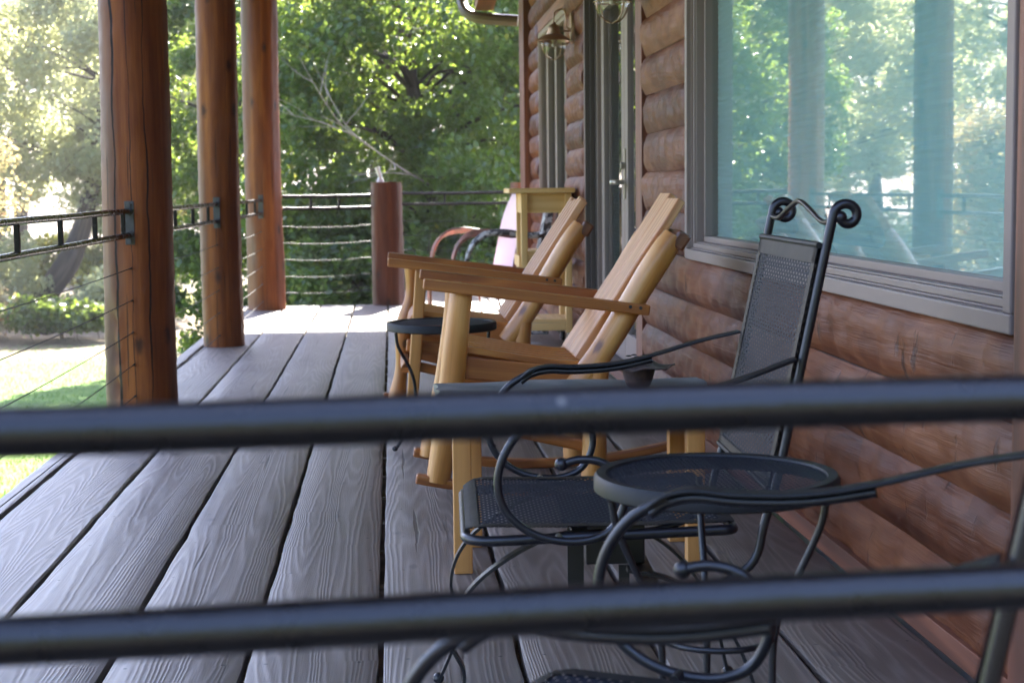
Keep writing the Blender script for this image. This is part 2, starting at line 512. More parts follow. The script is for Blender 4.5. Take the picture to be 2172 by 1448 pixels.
M['meshtop'] = mesh_mat('fine_steel_mesh', 0.0135, 0.0135, 0.245)

def glass_mat(name, f0=0.05, tint=(0.95, 0.985, 0.975)):
    t = NT(name)
    lw = t.new('ShaderNodeLayerWeight'); lw.inputs[0].default_value = 0.5
    fr = t.math('MULTIPLY_ADD', t.math('POWER', lw.outputs['Facing'], 5.0), 1 - f0, f0)
    tr = t.new('ShaderNodeBsdfTransparent'); tr.inputs[0].default_value = (*tint, 1)
    gl = t.new('ShaderNodeBsdfGlossy'); gl.inputs['Roughness'].default_value = 0.012
    mx = t.new('ShaderNodeMixShader')
    t.l.new(fr, mx.inputs[0]); t.l.new(tr.outputs[0], mx.inputs[1]); t.l.new(gl.outputs[0], mx.inputs[2])
    t.l.new(mx.outputs[0], t.out.inputs[0])
    return t.mat
M['glass'] = glass_mat('double_pane_glass', 0.24)
M['globe'] = glass_mat('lamp_globe_glass', 0.08, (0.93, 0.94, 0.90))

def blind_mat(name, c, c2):
    t = NT(name)
    z = t.sep(t.obj())[2]
    n = t.noise(t.obj(), 3.0, 2.0)
    col = t.mix(n, c, c2)
    t.base(col); t.rough(0.8); t.spec(0.2)
    tl = t.new('ShaderNodeBsdfTranslucent'); t.l.new(col, tl.inputs[0])
    mx = t.new('ShaderNodeMixShader'); mx.inputs[0].default_value = 0.4
    t.l.new(t.b.outputs[0], mx.inputs[1]); t.l.new(tl.outputs[0], mx.inputs[2]); t.l.new(mx.outputs[0], t.out.inputs[0])
    return t.mat
M['blind'] = blind_mat('teal_cellular_blind', (0.44, 0.72, 0.67), (0.49, 0.77, 0.72))
M['blindpale'] = blind_mat('pale_green_blind', (0.42, 0.55, 0.47), (0.48, 0.60, 0.52))

def log_siding_mat():
    t = NT('hewn_log_siding')
    u, v = t.uvxy()
    rnd = t.island(); z = t.math('MULTIPLY', rnd, 53.0)
    p = t.vec(t.math('MULTIPLY', u, 0.9), t.math('MULTIPLY', v, 7.0), z)
    field = t.noise(p, 1.0, 1.5, 0.45, 0.3)
    ring = t.math('MULTIPLY_ADD', t.math('SINE', t.math('MULTIPLY', field, 70.0)), 0.5, 0.5)
    fib = t.noise(t.vec(t.math('MULTIPLY', u, 6.0), t.math('MULTIPLY', v, 190.0), z), 1.0, 3.0, 0.6)
    tone = t.noise(t.vec(t.math('MULTIPLY', u, 1.5), t.math('MULTIPLY', v, 8.0), z), 1.0, 4.0, 0.6)
    patch = t.voro(t.vec(t.math('MULTIPLY', u, 5.5), t.math('MULTIPLY', v, 9.0), z), 1.0)
    pcol = t.sep(patch[1])[0]
    f = t.math('ADD', t.math('MULTIPLY', tone, 0.55), t.math('MULTIPLY', fib, 0.2))
    f = t.math('ADD', f, t.math('MULTIPLY', ring, 0.06))
    f = t.math('ADD', f, t.math('MULTIPLY', pcol, 0.15))
    f = t.math('ADD', f, t.math('MULTIPLY_ADD', rnd, 0.24, -0.12))
    col = t.ramp(f, [(0.28, (0.052, 0.012, 0.004)), (0.5, (0.122, 0.035, 0.011)), (0.72, (0.22, 0.080, 0.030))])
    # dark drawknife scars running across the log
    sc = t.noise(t.vec(t.math('MULTIPLY', u, 16.0), t.math('MULTIPLY', v, 5.0), t.math('ADD', z, 3.0)), 1.0, 3.0, 0.6)
    k = t.ramp(sc, [(0.64, 0.0), (0.71, 0.7)])
    col = t.mix(k, col, (0.028, 0.013, 0.009))
    t.base(col)
    t.rough(t.math('MULTIPLY_ADD', tone, 0.25, 0.36)); t.spec(0.24)
    h = t.math('ADD', t.math('MULTIPLY', ring, 0.14), t.math('MULTIPLY', fib, 0.45))
    h = t.math('SUBTRACT', h, t.math('MULTIPLY', k, 0.9))
    t.bump(h, 1.0, 0.004)
    return t.mat
M['siding'] = log_siding_mat()

def post_mat(name, crack_v, circ, tint=(1, 1, 1)):
    """stained peeled post: orange brown, greyed on its weather side, with long drying cracks"""
    t = NT(name)
    u, v = t.uvxy()
    z = t.math('MULTIPLY', t.orand(), 77.0)
    fib = t.noise(t.vec(t.math('MULTIPLY', u, 4.0), t.math('MULTIPLY', v, 170.0), z), 1.0, 3.0, 0.6)
    tone = t.noise(t.vec(t.math('MULTIPLY', u, 1.4), t.math('MULTIPLY', v, 10.0), z), 1.0, 4.0, 0.6)
    band = t.noise(t.vec(t.math('MULTIPLY', u, 0.35), t.math('MULTIPLY', v, 22.0), z), 1.0, 2.0, 0.5)
    f = t.math('ADD', t.math('MULTIPLY', tone, 0.5), t.math('MULTIPLY', fib, 0.2))
    f = t.math('ADD', f, t.math('MULTIPLY', band, 0.3))
    col = t.ramp(f, [(0.30, (0.055, 0.012, 0.004)), (0.5, (0.18, 0.049, 0.010)), (0.7, (0.34, 0.115, 0.022))])
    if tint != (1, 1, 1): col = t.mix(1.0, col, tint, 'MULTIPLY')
    vo = t.voro(t.vec(t.math('MULTIPLY_ADD', u, 2.2, z), t.math('MULTIPLY', v, 4.6)), 1.0, dims='2D')
    some = t.math('GREATER_THAN', t.sep(vo[1])[0], 0.5)
    kd = t.math('ADD', vo[0], t.math('MULTIPLY', t.noise(t.vec(u, v, z), 40.0, 3.0), 0.12))
    k = t.math('MULTIPLY', t.ramp(kd, [(0.09, 1.0), (0.19, 0.0)]), some)
    col = t.mix(t.math('MULTIPLY', k, 0.9), col, (0.035, 0.014, 0.008))
    ox = t.sep(t.obj())[0]
    w = t.math('ADD', t.math('MULTIPLY', ox, -7.0), t.math('MULTIPLY_ADD', t.noise(t.vec(t.math('MULTIPLY', u, 1.2), t.math('MULTIPLY', v, 8.0), z), 1.0, 4.0, 0.6), 1.3, -0.65))
    g = t.ramp(w, [(0.46, 0.0), (0.98, 0.75)])
    col = t.mix(g, col, (0.135, 0.092, 0.064))
    ck = None
    for cv, wd, zz in crack_v:
        wob = t.math('MULTIPLY_ADD', t.noise(t.vec(t.math('MULTIPLY', u, 2.0), zz, z), 1.0, 4.0, 0.6), 0.05, cv - 0.025)
        dd = t.math('ABSOLUTE', t.math('SUBTRACT', v, wob))
        wn_ = t.math('MULTIPLY_ADD', t.noise(t.vec(t.math('MULTIPLY', u, 1.1), zz + 5, z), 1.0, 2.0), wd * 2.2, -wd * 0.45)
        c = t.math('LESS_THAN', dd, wn_)
        ck = c if ck is None else t.math('MAXIMUM', ck, c)
    col = t.mix(ck, col, (0.012, 0.006, 0.004))
    fine = t.noise(t.vec(t.math('MULTIPLY', u, 1.3), t.math('MULTIPLY', v, 55.0), t.math('ADD', z, 4.0)), 1.0, 1.0, 0.4)
    fc = t.ramp(fine, [(0.25, 0.8), (0.275, 0.0)])
    col = t.mix(fc, col, (0.03, 0.012, 0.006))
    t.base(col)
    t.rough(t.math('MULTIPLY_ADD', tone, 0.25, 0.42)); t.spec(0.18)
    h = t.math('SUBTRACT', t.math('MULTIPLY', fib, 0.4), t.math('MULTIPLY', ck, 3.0))
    h = t.math('SUBTRACT', h, t.math('ADD', t.math('MULTIPLY', k, 0.5), fc))
    t.bump(h, 0.5, 0.005)
    return t.mat

def leaf_mat(name, a, b, c, trans=(0.5, 0.62, 0.08), tr=0.45, gloss=0.35):
    t = NT(name)
    rnd = t.island()
    col = t.ramp(rnd, [(0.0, a), (0.55, b), (0.93, b), (1.0, c)])
    t.base(col); t.rough(gloss); t.spec(0.5)
    tl = t.new('ShaderNodeBsdfTranslucent')
    t.l.new(t.mix(1.0, col, trans, 'MULTIPLY') if False else t.mix(0.55, col, trans), tl.inputs[0])
    mx = t.new('ShaderNodeMixShader'); mx.inputs[0].default_value = tr
    t.l.new(t.b.outputs[0], mx.inputs[1]); t.l.new(tl.outputs[0], mx.inputs[2])
    t.l.new(mx.outputs[0], t.out.inputs[0])
    return t.mat
M['leaf'] = leaf_mat('broad_green_leaf', (0.022, 0.052, 0.016), (0.042, 0.085, 0.022), (0.16, 0.15, 0.02), (0.36, 0.47, 0.06), 0.5, 0.34)
M['leafpale'] = leaf_mat('silver_green_leaf', (0.20, 0.23, 0.12), (0.28, 0.31, 0.17), (0.36, 0.33, 0.15), (0.66, 0.66, 0.30), 0.62, 0.36)
M['leafyellow'] = leaf_mat('yellow_green_leaf', (0.13, 0.16, 0.04), (0.22, 0.22, 0.05), (0.34, 0.26, 0.06), (0.55, 0.52, 0.07), 0.55, 0.4)
M['leafrust'] = leaf_mat('rusty_berry_leaf', (0.17, 0.17, 0.07), (0.26, 0.24, 0.11), (0.45, 0.12, 0.05), (0.68, 0.52, 0.22), 0.4, 0.4)
M['bark'] = wood('dark_bark', (0.022, 0.016, 0.012), (0.05, 0.037, 0.028), (0.09, 0.07, 0.055), rings=4, rough=0.9, bump=0.8, spec=0.2)
M['deadtwig'] = wood('dead_grey_twig', (0.20, 0.16, 0.14), (0.30, 0.25, 0.22), (0.40, 0.35, 0.31), rough=0.8, spec=0.2)

# ------------------------------------------------------------------ ground, lawn, hill
GZ = -1.2
def ground_mat():
    t = NT('lawn_and_dry_ground')
    o = t.obj(); s = t.sep(o)
    n1 = t.noise(o, 0.5, 5, 0.6)
    n2 = t.noise(o, 6.0, 5, 0.65)
    grass = t.ramp(n2, [(0.3, (0.065, 0.115, 0.022)), (0.55, (0.105, 0.175, 0.035)), (0.75, (0.17, 0.23, 0.06))])
    litter = t.ramp(n2, [(0.3, (0.10, 0.075, 0.045)), (0.6, (0.20, 0.15, 0.095)), (0.8, (0.30, 0.24, 0.16))])
    dirt = t.ramp(n2, [(0.3, (0.08, 0.06, 0.035)), (0.6, (0.12, 0.095, 0.055)), (0.8, (0.18, 0.14, 0.09))])
    y = t.math('ADD', s[1], t.math('MULTIPLY_ADD', n1, 5.0, -2.5))
    a = t.ramp(t.math('MULTIPLY', y, 0.01), [(0.216, 0.0), (0.226, 1.0)])
    b = t.ramp(t.math('MULTIPLY', y, 0.01), [(0.275, 0.0), (0.295, 1.0)])
    near = t.ramp(t.math('MULTIPLY', y, 0.1), [(0.45, 1.0), (0.55, 0.0)])  # unseen ground around the camera made dark to keep rail reflections dark
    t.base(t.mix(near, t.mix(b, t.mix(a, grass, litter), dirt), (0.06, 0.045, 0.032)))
    t.rough(0.9); t.spec(0.2); t.bump(n2, 0.5, 0.05)
    return t.mat
mb = MB()
def gfun(u, v):
    x = -160 + 320 * u; y = -40 + 300 * v
    z = GZ + (0.10 * math.sin(x * 0.35) * math.cos(y * 0.3) if abs(x) < 30 and 5 < y < 40 else 0)
    return (x, y, z)
mb.grid(gfun, 160, 150)
ground = mb.build('ground', ground_mat(), smooth=True)
tag(ground, kind='structure')

def hill_mat():
    t = NT('dry_hillside'); o = t.obj()
    n = t.noise(o, 0.10, 6, 0.65); n2 = t.noise(o, 0.9, 4, 0.6)
    c = t.ramp(n, [(0.35, (0.28, 0.23, 0.19)), (0.5, (0.40, 0.33, 0.27)), (0.65, (0.46, 0.39, 0.30))])
    k = t.ramp(n2, [(0.5, 0.0), (0.6, 0.8)])
    t.base(t.mix(k, c, (0.10, 0.095, 0.07))); t.rough(0.95); t.spec(0.1)
    return t.mat
mb = MB()
def hfun(u, v):
    x = -170 + 340 * u; d = v
    y = 62 + 120 * d
    z = GZ - 0.6 + 33 * d ** 1.1 + 4 * math.sin(x * 0.06 + 2 * d) * d + 2.2 * math.sin(x * 0.17 + y * 0.11) * d
    return (x, y, z)
mb.grid(hfun, 90, 40)
tag(mb.build('hillside', hill_mat(), smooth=True), kind='structure')
mb = MB()
mb.grid(lambda u, v: (-90 + 180 * u, -9 - 26 * v, GZ - .5 + 15 * v ** 1.2 + .8 * math.sin(u * 40) * v), 50, 16)  # unseen bank added behind the camera to block low sky from the rails
tag(mb.build('added_rear_bank', plain('added_bank_dark', (0.035, 0.045, 0.022), .95, 0, .1, .5, 1.5, 0), smooth=True), kind='structure')

# short grass on the part of the lawn the porch looks down on
def grass_blades(n=42000):
    x = rng.uniform(-8.5, -1.6, n); y = 9.5 + 14.5 * rng.random(n) ** 1.25
    keep = (x > -0.34 * y - 1.0); x, y = x[keep], y[keep]; n = len(x)
    h = rng.uniform(0.02, 0.055, n); a = rng.uniform(0, 2 * np.pi, n); w = rng.uniform(0.004, 0.008, n)
    lx, ly = rng.normal(0, 0.02, n), rng.normal(0, 0.02, n)
    z0 = GZ + 0.10 * np.sin(x * 0.35) * np.cos(y * 0.3) - 0.004
    V = np.zeros((n, 3, 3))
    V[:, 0] = np.stack([x - np.cos(a) * w, y - np.sin(a) * w, z0], 1)
    V[:, 1] = np.stack([x + np.cos(a) * w, y + np.sin(a) * w, z0], 1)
    V[:, 2] = np.stack([x + lx, y + ly, z0 + h], 1)
    me = bpy.data.meshes.new('lawn_grass')
    me.from_pydata(V.reshape(-1, 3).tolist(), [], np.arange(3 * n).reshape(-1, 3).tolist())
    me.materials.append(leaf_mat('grass_blade', (0.06, 0.12, 0.02), (0.105, 0.19, 0.035), (0.22, 0.24, 0.08), (0.20, 0.36, 0.05), 0.4, 0.5))
    o = bpy.data.objects.new('lawn_grass', me); COL.objects.link(o)
    tag(o, 'short sunlit green grass of the lawn below the porch', 'grass', kind='stuff')
grass_blades()

# ------------------------------------------------------------------ deck
GAPS = [-1.228, -0.922, -0.618, -0.3255, -0.04, 0.26, 0.555, 0.857, 1.15]
def board(mb, x0, x1, y0, y1, z1=0.0, th=0.04, jit=0.0016):
    n = max(2, int((y1 - y0) / 0.16)); k = 6
    e0 = [x0 + rng.normal(0, jit) for _ in range(n + 1)]; e1 = [x1 + rng.normal(0, jit) for _ in range(n + 1)]
    dz = rng.normal(0, 0.0012)
    v = []; f = []; uv = []
    cup = rng.uniform(-0.0015, 0.0025)
    for i in range(n + 1):
        y = y0 + (y1 - y0) * i / n
        a, b = e0[i], e1[i]
        row = [(a, y, z1 - th)]
        for j in range(k + 1):
            t = j / k
            zz = z1 + dz + cup * (2 * t - 1) ** 2 - (0.004 if j in (0, k) else 0)
            xx = a + (b - a) * t + (0.0035 if j == 1 else -0.0035 if j == k - 1 else 0)
            if j == 1: xx = a + 0.006
            if j == k - 1: xx = b - 0.006
            row.append((xx, y, zz))
        row.append((b, y, z1 - th))
        v += row
    w = k + 3
    for i in range(n):
        ya, yb = y0 + (y1 - y0) * i / n, y0 + (y1 - y0) * (i + 1) / n
        for j in range(w - 1):
            a = i * w + j
            f.append((a, a + 1, a + 1 + w, a + w))
            va, vb = v[a][0], v[a + 1][0]
            if j == 0: va = vb - .04
            if j == w - 2: vb = va + .04
            uv.append([(ya, va), (ya, vb), (yb, vb), (yb, va)])
        a = i * w
        f.append((a, a + w, a + w + w - 1, a + w - 1)); uv.append([(ya, 0), (yb, 0), (yb, .2), (ya, .2)])
    for i in (0, n):
        f.append(tuple(i * w + j for j in range(w))); uv.append([(v[i * w + j][2], v[i * w + j][0]) for j in range(w)])
    mb.add(v, f, uv)
mb = MB()
hg = 0.0072
xs = [(-1.302, -1.228 - hg)] + [(GAPS[i] + hg, GAPS[i + 1] - hg) for i in range(8)]
for i, (a, b) in enumerate(xs):
    board(mb, a, b, 0.78, 13.965 + rng.uniform(-.008, .008))
xr = [(-0.04 + hg, 0.26 - hg), (0.26 + hg, 0.555 - hg), (0.555 + hg, 0.857 - hg), (0.857 + hg, 1.15 - hg), (1.15 + hg, 1.45 - hg), (1.45 + hg, 1.75 - hg), (1.75 + hg, 2.05 - hg)]
for a, b in xr:
    board(mb, a, b, 13.985, 15.72 + rng.uniform(-.008, .008))
deck = mb.build('deck', M['deck'], smooth=True, angle=35)
tag(deck, kind='structure')
mb = MB()
y = 0.9
while y < 13.9:
    mb.box(-1.27, 1.19, y, y + 0.045, -0.26, -0.043); y += 0.405
for yy in (14.2, 14.6, 15.0, 15.4, 15.66): mb.box(-0.02, 2.05, yy, yy + .045, -0.26, -0.043)
mb.box(-1.30, -1.272, 0.79, 13.95, -0.27, -0.043)
mb.box(-1.30, 1.19, 13.955, 13.98, -0.27, -0.043)
for px, py in [(-1.15, 1.2), (-1.15, 4.4), (-1.15, 7.5), (-1.1, 10.5), (-1.06, 13.6), (0.3, 13.7), (0.0, 15.5), (1.3, 15.5)]:
    mb.box(px - .09, px + .09, py - .09, py + .09, GZ - .2, -0.262)
fr = mb.build('deck_frame', M['joist'])
tag(fr, kind='structure')

# ------------------------------------------------------------------ log house
house = thing('log_house', 'log sided house with taupe window frames beside the wooden porch', 'house', (1.2, 8.0, 0))
def hb(mb, name, mat, parent=house, **k): return mb.build(name, mat, parent, world=True, **k)

CH = 0.1765; Z0 = 0.003
W_T = 2.2
def log(mb, y0, y1, k, zlo=None, zhi=None):
    z0 = Z0 + k * CH; z1 = z0 + CH - 0.0012
    L = y1 - y0
    ny = max(4, int(L / 0.028)); NS = 14
    # hewn scallops: facets cut with a drawknife, lowest paraboloid wins
    ns = max(2, int(L / 0.145)) * 2
    sy = y0 + (np.arange(ns) + 0.5) / ns * L + rng.normal(0, 0.03, ns)
    ss = np.where(np.arange(ns) % 2 == 0, -0.55, 0.5) + rng.normal(0, 0.13, ns)
    sh = rng.normal(0, 0.0012, ns)
    yy = np.linspace(y0, y1, ny + 1); s = np.linspace(-1, 1, NS + 1)
    Y, S = np.meshgrid(yy, s, indexing='ij')
    D = (((Y[..., None] - sy) / 0.12) ** 2 + ((S[..., None] - ss) / 1.15) ** 2) * 0.018 + sh * 2
    d = np.minimum(D.min(-1), 0.011)
    wob = 0.003 * np.sin(yy * 2.1 + k * 1.7)[:, None] + 0.002 * np.sin(yy * 5.3 + k)[:, None]
    X = 1.163 + 0.031 * np.abs(S) ** 3.0 + d * np.clip((1 - np.abs(S)) * 3, 0, 1) + wob
    # rounded ends
    e = np.minimum(yy - y0, y1 - yy)
    X = X + (0.016 * np.clip(1 - e / 0.045, 0, 1) ** 2)[:, None]
    Zc = z0 + (S * 0.5 + 0.5) * (z1 - z0)
    if zhi is not None: Zc = np.minimum(Zc, zhi)
    if zlo is not None: Zc = np.maximum(Zc, zlo)
    v = [(X[i, j], Y[i, j], Zc[i, j]) for i in range(ny + 1) for j in range(NS + 1)]
    f = []; uv = []
    w = NS + 1
    arc = np.linspace(0, 0.22, NS + 1)
    for i in range(ny):
        for j in range(NS):
            a = i * w + j
            f.append((a, a + w, a + w + 1, a + 1))
            uv.append([(yy[i], arc[j]), (yy[i + 1], arc[j]), (yy[i + 1], arc[j + 1]), (yy[i], arc[j + 1])])
    b0 = len(v)
    for yq in (y0, y1):
        v += [(1.236, yq, Zc[0, 0]), (1.236, yq, Zc[0, -1])]
    f.append(tuple(range(w)) + (b0 + 1, b0)); uv.append([(v[q][0], v[q][2]) for q in f[-1]])
    f.append(tuple(ny * w + j for j in range(w)) + (b0 + 3, b0 + 2)); uv.append([(v[q][0], v[q][2]) for q in f[-1]])
    mb.add(v, f, uv)
mb = MB()
for k in range(17):
    z0 = Z0 + k * CH
    log(mb, 0.95, 2.755, k)
    if k <= 3:
        log(mb, 2.888, 7.485, k)
    elif k <= 12:
        log(mb, 6.335, 7.485, k)
    if k >= 13:
        log(mb, 2.888, 7.485, k); log(mb, 9.835, 13.5, k)
        log(mb, 7.58, 9.82, k)
    elif k <= 4:
        log(mb, 9.835, 13.5, k)
    else:
        log(mb, 9.835, 10.755, k); log(mb, 12.815, 13.5, k)
hb(mb, 'log_siding', M['siding'], smooth=True, angle=60)
# wall core; room with an unseen back opening added to light the blind
mb = MB()
def core(y0, y1, z0, z1): mb.box(1.238, 1.42, y0, y1, z0, z1)
core(0.9, 2.93, -1.2, 2.975); core(2.93, 6.29, -1.2, .735); core(2.93, 6.29, 2.3, 2.975); core(6.29, 7.74, -1.2, 2.975)
core(7.74, 9.78, -1.2, 0.0); core(7.74, 9.78, 2.2, 2.975); core(9.78, 10.80, -1.2, 2.975); core(10.80, 12.77, -1.2, .90)
core(10.80, 12.77, 2.2, 2.975); core(12.77, 13.93, -1.2, 2.975)
mb.box(1.42, 3.4, 0.9, 0.98, -1.2, 2.975); mb.box(1.3, 3.4, 13.86, 13.94, -1.2, 2.975); mb.box(3.3, 3.4, 0.98, 13.86, -1.2, 0.5); mb.box(3.3, 3.4, 0.98, 13.86, 2.7, 2.975); mb.box(3.3, 3.4, 0.98, 1.8, 0.5, 2.7); mb.box(3.3, 3.4, 8.0, 13.86, 0.5, 2.7)
mb.box(1.42, 3.3, 0.98, 13.86, -0.06, -0.01)
hb(mb, 'wall', M['dark'])
# wooden trim boards
mb = MB()
mb.box(1.148, 1.237, 2.758, 2.885, 0.0, 2.975)
hb(mb, 'window_trim_board', M['trim'], bevel=.003)
mb = MB(); mb.box(1.182, 1.26, 6.294, 6.330, 0.735, 2.30); hb(mb, 'window_trim_board', M['trim'], bevel=.002)
mb = MB(); mb.box(1.176, 1.262, 7.49, 7.68, 0.0, 2.29); hb(mb, 'door_trim_board', M['trim'], bevel=.003)
mb = MB(); mb.box(1.186, 1.262, 9.79, 9.83, 0.0, 2.29); hb(mb, 'door_trim_board', M['trim'], bevel=.002)
mb = MB(); mb.box(1.186, 1.262, 10.76, 10.79, 0.885, 2.29); hb(mb, 'window_trim_board', M['trim'], bevel=.002)
mb = MB(); mb.box(1.186, 1.262, 12.77, 12.81, 0.885, 2.29); hb(mb, 'window_trim_board', M['trim'], bevel=.002)
mb = MB(); mb.box(1.128, 1.30, 13.504, 13.96, -0.02, 2.975); hb(mb, 'corner_board', M['trim'], bevel=.004)
mb = MB(); mb.box(1.155, 1.176, 0.95, 13.5, 0.002, 0.055); hb(mb, 'base_board', M['trim'], bevel=.002)

mb = MB(); mb.box(1.182, 1.262, 7.684, 9.785, 2.248, 2.294); mb.box(1.180, 1.262, 10.794, 12.766, 2.202, 2.294)
hb(mb, 'head_trim_board', M['trim'], bevel=.002)
# big picture window with its teal blind
def ring(mb, y0, y1, z0, z1, wy, wz, x0, x1):
    mb.box(x0, x1, y0, y1, z0, z0 + wz); mb.box(x0, x1, y0, y1, z1 - wz, z1)
    mb.box(x0, x1, y0, y0 + wy, z0 + wz, z1 - wz); mb.box(x0, x1, y1 - wy, y1, z0 + wz, z1 - wz)
def window(name, y0, y1, z0, z1, steps, xg):
    """steps: list of (width, x_front) rings nested inward; the first is the window itself"""
    win = None; a, b, c, d = y0, y1, z0, z1
    for i, (w, xf) in enumerate(steps):
        mb = MB(); ring(mb, a, b, c, d, w, w, xf, 1.290)
        if i == 0: win = hb(mb, name, M['vinyl'], bevel=.004)
        else: hb(mb, 'sash_frame', M['vinyl'], win, bevel=.003)
        a += w; b -= w; c += w; d -= w
    return win, (a, b, c, d)
def pane(win, a, b, c, d, x, mat=None):
    mb = MB(); mb.box(x, x + .004, a - .004, b + .004, c - .004, d + .004)
    return hb(mb, 'pane', mat or M['glass'], win)
win, (a, b, c, d) = window('picture_window', 2.93, 6.29, 0.711, 2.30, [(0.040, 1.158), (0.005, 1.176), (0.018, 1.184), (0.005, 1.192), (0.022, 1.222)], 1.285)
pane(win, a, b, c, d, 1.250)
mb = MB()
P = 0.0205; nz = int((d - c + .04) / P)
v = []; f = []; uv = []
for i in range(2 * nz + 1):
    x = 1.272 + (0.004 if i % 2 else 0); z = c - .02 + i * P / 2
    v += [(x, a - .03, z), (x, b + .03, z)]
for i in range(2 * nz):
    f.append((2 * i, 2 * i + 1, 2 * i + 3, 2 * i + 2)); uv.append([(0, 0)] * 4)
mb.add(v, f, uv)
hb(mb, 'blind', M['blind'], win)
mb = MB()     # blind cord: a zigzag chain in front of the pleats
for i in range(9):
    z = 0.80 + i * 0.0155
    mb.obox((1.2685, 4.60, z), (0.0012, 0, 0), (0, 0.016, 0.005), (0, -0.016, 0.005))
hb(mb, 'blind_cord', plain('blind_cord', (0.12, 0.24, 0.21), .7), win)

# narrow three-light window
nw, (a, b, c, d) = window('narrow_window', 10.792, 12.768, 0.90, 2.2, [(0.045, 1.182), (0.03, 1.194)], 1.27)
w3 = (b - a) / 3
for i in range(3):
    if i:
        mb = MB(); mb.box(1.186, 1.31, a + w3 * i - .05, a + w3 * i + .05, c, d); hb(mb, 'mullion', M['vinyl'], nw, bevel=.004)
    pane(nw, a + w3 * i + (.05 if i else 0), a + w3 * (i + 1) - (.05 if i < 2 else 0), c, d, 1.216)
mb = MB(); mb.box(1.345, 1.35, a, b, c - .02, d + .02); hb(mb, 'blind', M['blindpale'], nw)

# patio door in a deep taupe jamb
mb = MB()
for x0, x1, ya, yb in ((1.185, 1.215, 9.755, 9.788), (1.215, 1.245, 9.745, 9.788), (1.245, 1.305, 9.73, 9.788)):
    mb.box(x0, x1, ya, yb, 0.0, 2.2)
for x0, x1, ya, yb in ((1.185, 1.215, 7.682, 7.715), (1.215, 1.305, 7.682, 7.74)):
    mb.box(x0, x1, ya, yb, 0.0, 2.2)
mb.box(1.185, 1.305, 7.682, 9.788, 2.2, 2.245); mb.box(1.175, 1.31, 7.682, 9.788, 0.001, 0.035)
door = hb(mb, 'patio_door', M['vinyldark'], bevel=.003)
mb = MB()
for yy in (9.72, 9.695, 9.67):
    mb.box(1.262 - (9.72 - yy) * .3, 1.30, yy - .009, yy + .009, 0.035, 2.2)
hb(mb, 'weather_strip', M['vinyl'], door, bevel=.002)
for y0, y1 in ((7.745, 8.695), (8.705, 9.655)):
    mb = MB(); ring(mb, y0, y1, 0.04, 2.195, 0.11, 0.16, 1.272, 1.312)
    df = hb(mb, 'door_leaf', M['vinyl'], door, bevel=.004)
    mb = MB(); mb.box(1.290, 1.294, y0 + .105, y1 - .105, .195, 2.04); hb(mb, 'pane', M['glass'], door)
    mb = MB()
    for i in range(92):
        z = 0.21 + i * 0.02
        mb.obox((1.330, (y0 + y1) / 2, z), (0.009, 0, 0.004), (0, (y1 - y0) / 2 - .10, 0), (-.0003, 0, .0006))
    hb(mb, 'blind', M['blindpale'], door)
mb = MB()
mb.box(1.262, 1.273, 8.64, 8.68, 0.93, 1.20)
h = hb(mb, 'handle_plate', M['nickel'], door, bevel=.002)
mb = MB(); mb.tube([(1.27, 8.655, 1.02), (1.205, 8.655, 1.02)], .013); mb.tube(spline([(1.205, 8.665, 1.02), (1.20, 8.605, 1.022), (1.205, 8.525, 1.015)], 5), .010)
mb.ball((1.2, 8.655, 1.02), .017)
hb(mb, 'door_handle', M['nickel'], door, smooth=True)
mb = MB(); mb.tube([(1.27, 8.655, 1.11), (1.245, 8.655, 1.11)], .02); hb(mb, 'deadbolt', M['nickel'], door, smooth=True)

# porch roof
mb = MB(); mb.box(-1.95, 3.9, 1.35, 14.42, 2.98, 3.02); roof = hb(mb, 'roof', M['roof'])
mb = MB(); mb.box(-2.0, 3.95, 1.30, 14.46, 3.022, 3.10); hb(mb, 'roof_shingles', M['shingle'], roof)
mb = MB()
for yy in np.arange(2.0, 14.0, 0.8): mb.box(-1.9, 1.12, yy, yy + .07, 2.86, 2.979)
hb(mb, 'roof_rafters', M['joist'], roof)
mb = MB(); mb.box(-1.22, -0.98, 1.5, 14.1, 2.70, 2.858); hb(mb, 'porch_beam', M['trim'], roof, bevel=.01)
mb = MB(); mb.beam((.845, 13.0, 2.70), (.845, 14.2, 2.62), .16, .17); hb(mb, 'rafter_tail', M['trim'], roof, bevel=.004)
mb = MB(); mb.box(-2.05, 3.9, 14.465, 14.57, 2.97, 3.08); hb(mb, 'gutter', M['gutter'], roof, bevel=.01)
mb = MB()
mb.tube(spline([(0.655, 14.50, 2.97), (0.655, 14.36, 2.70), (0.68, 14.22, 2.545), (0.76, 14.12, 2.475), (0.88, 14.06, 2.45), (1.128, 14.02, 2.43)], 7), .050, 10)
hb(mb, 'downspout', M['gutter'], house, smooth=True, angle=30)

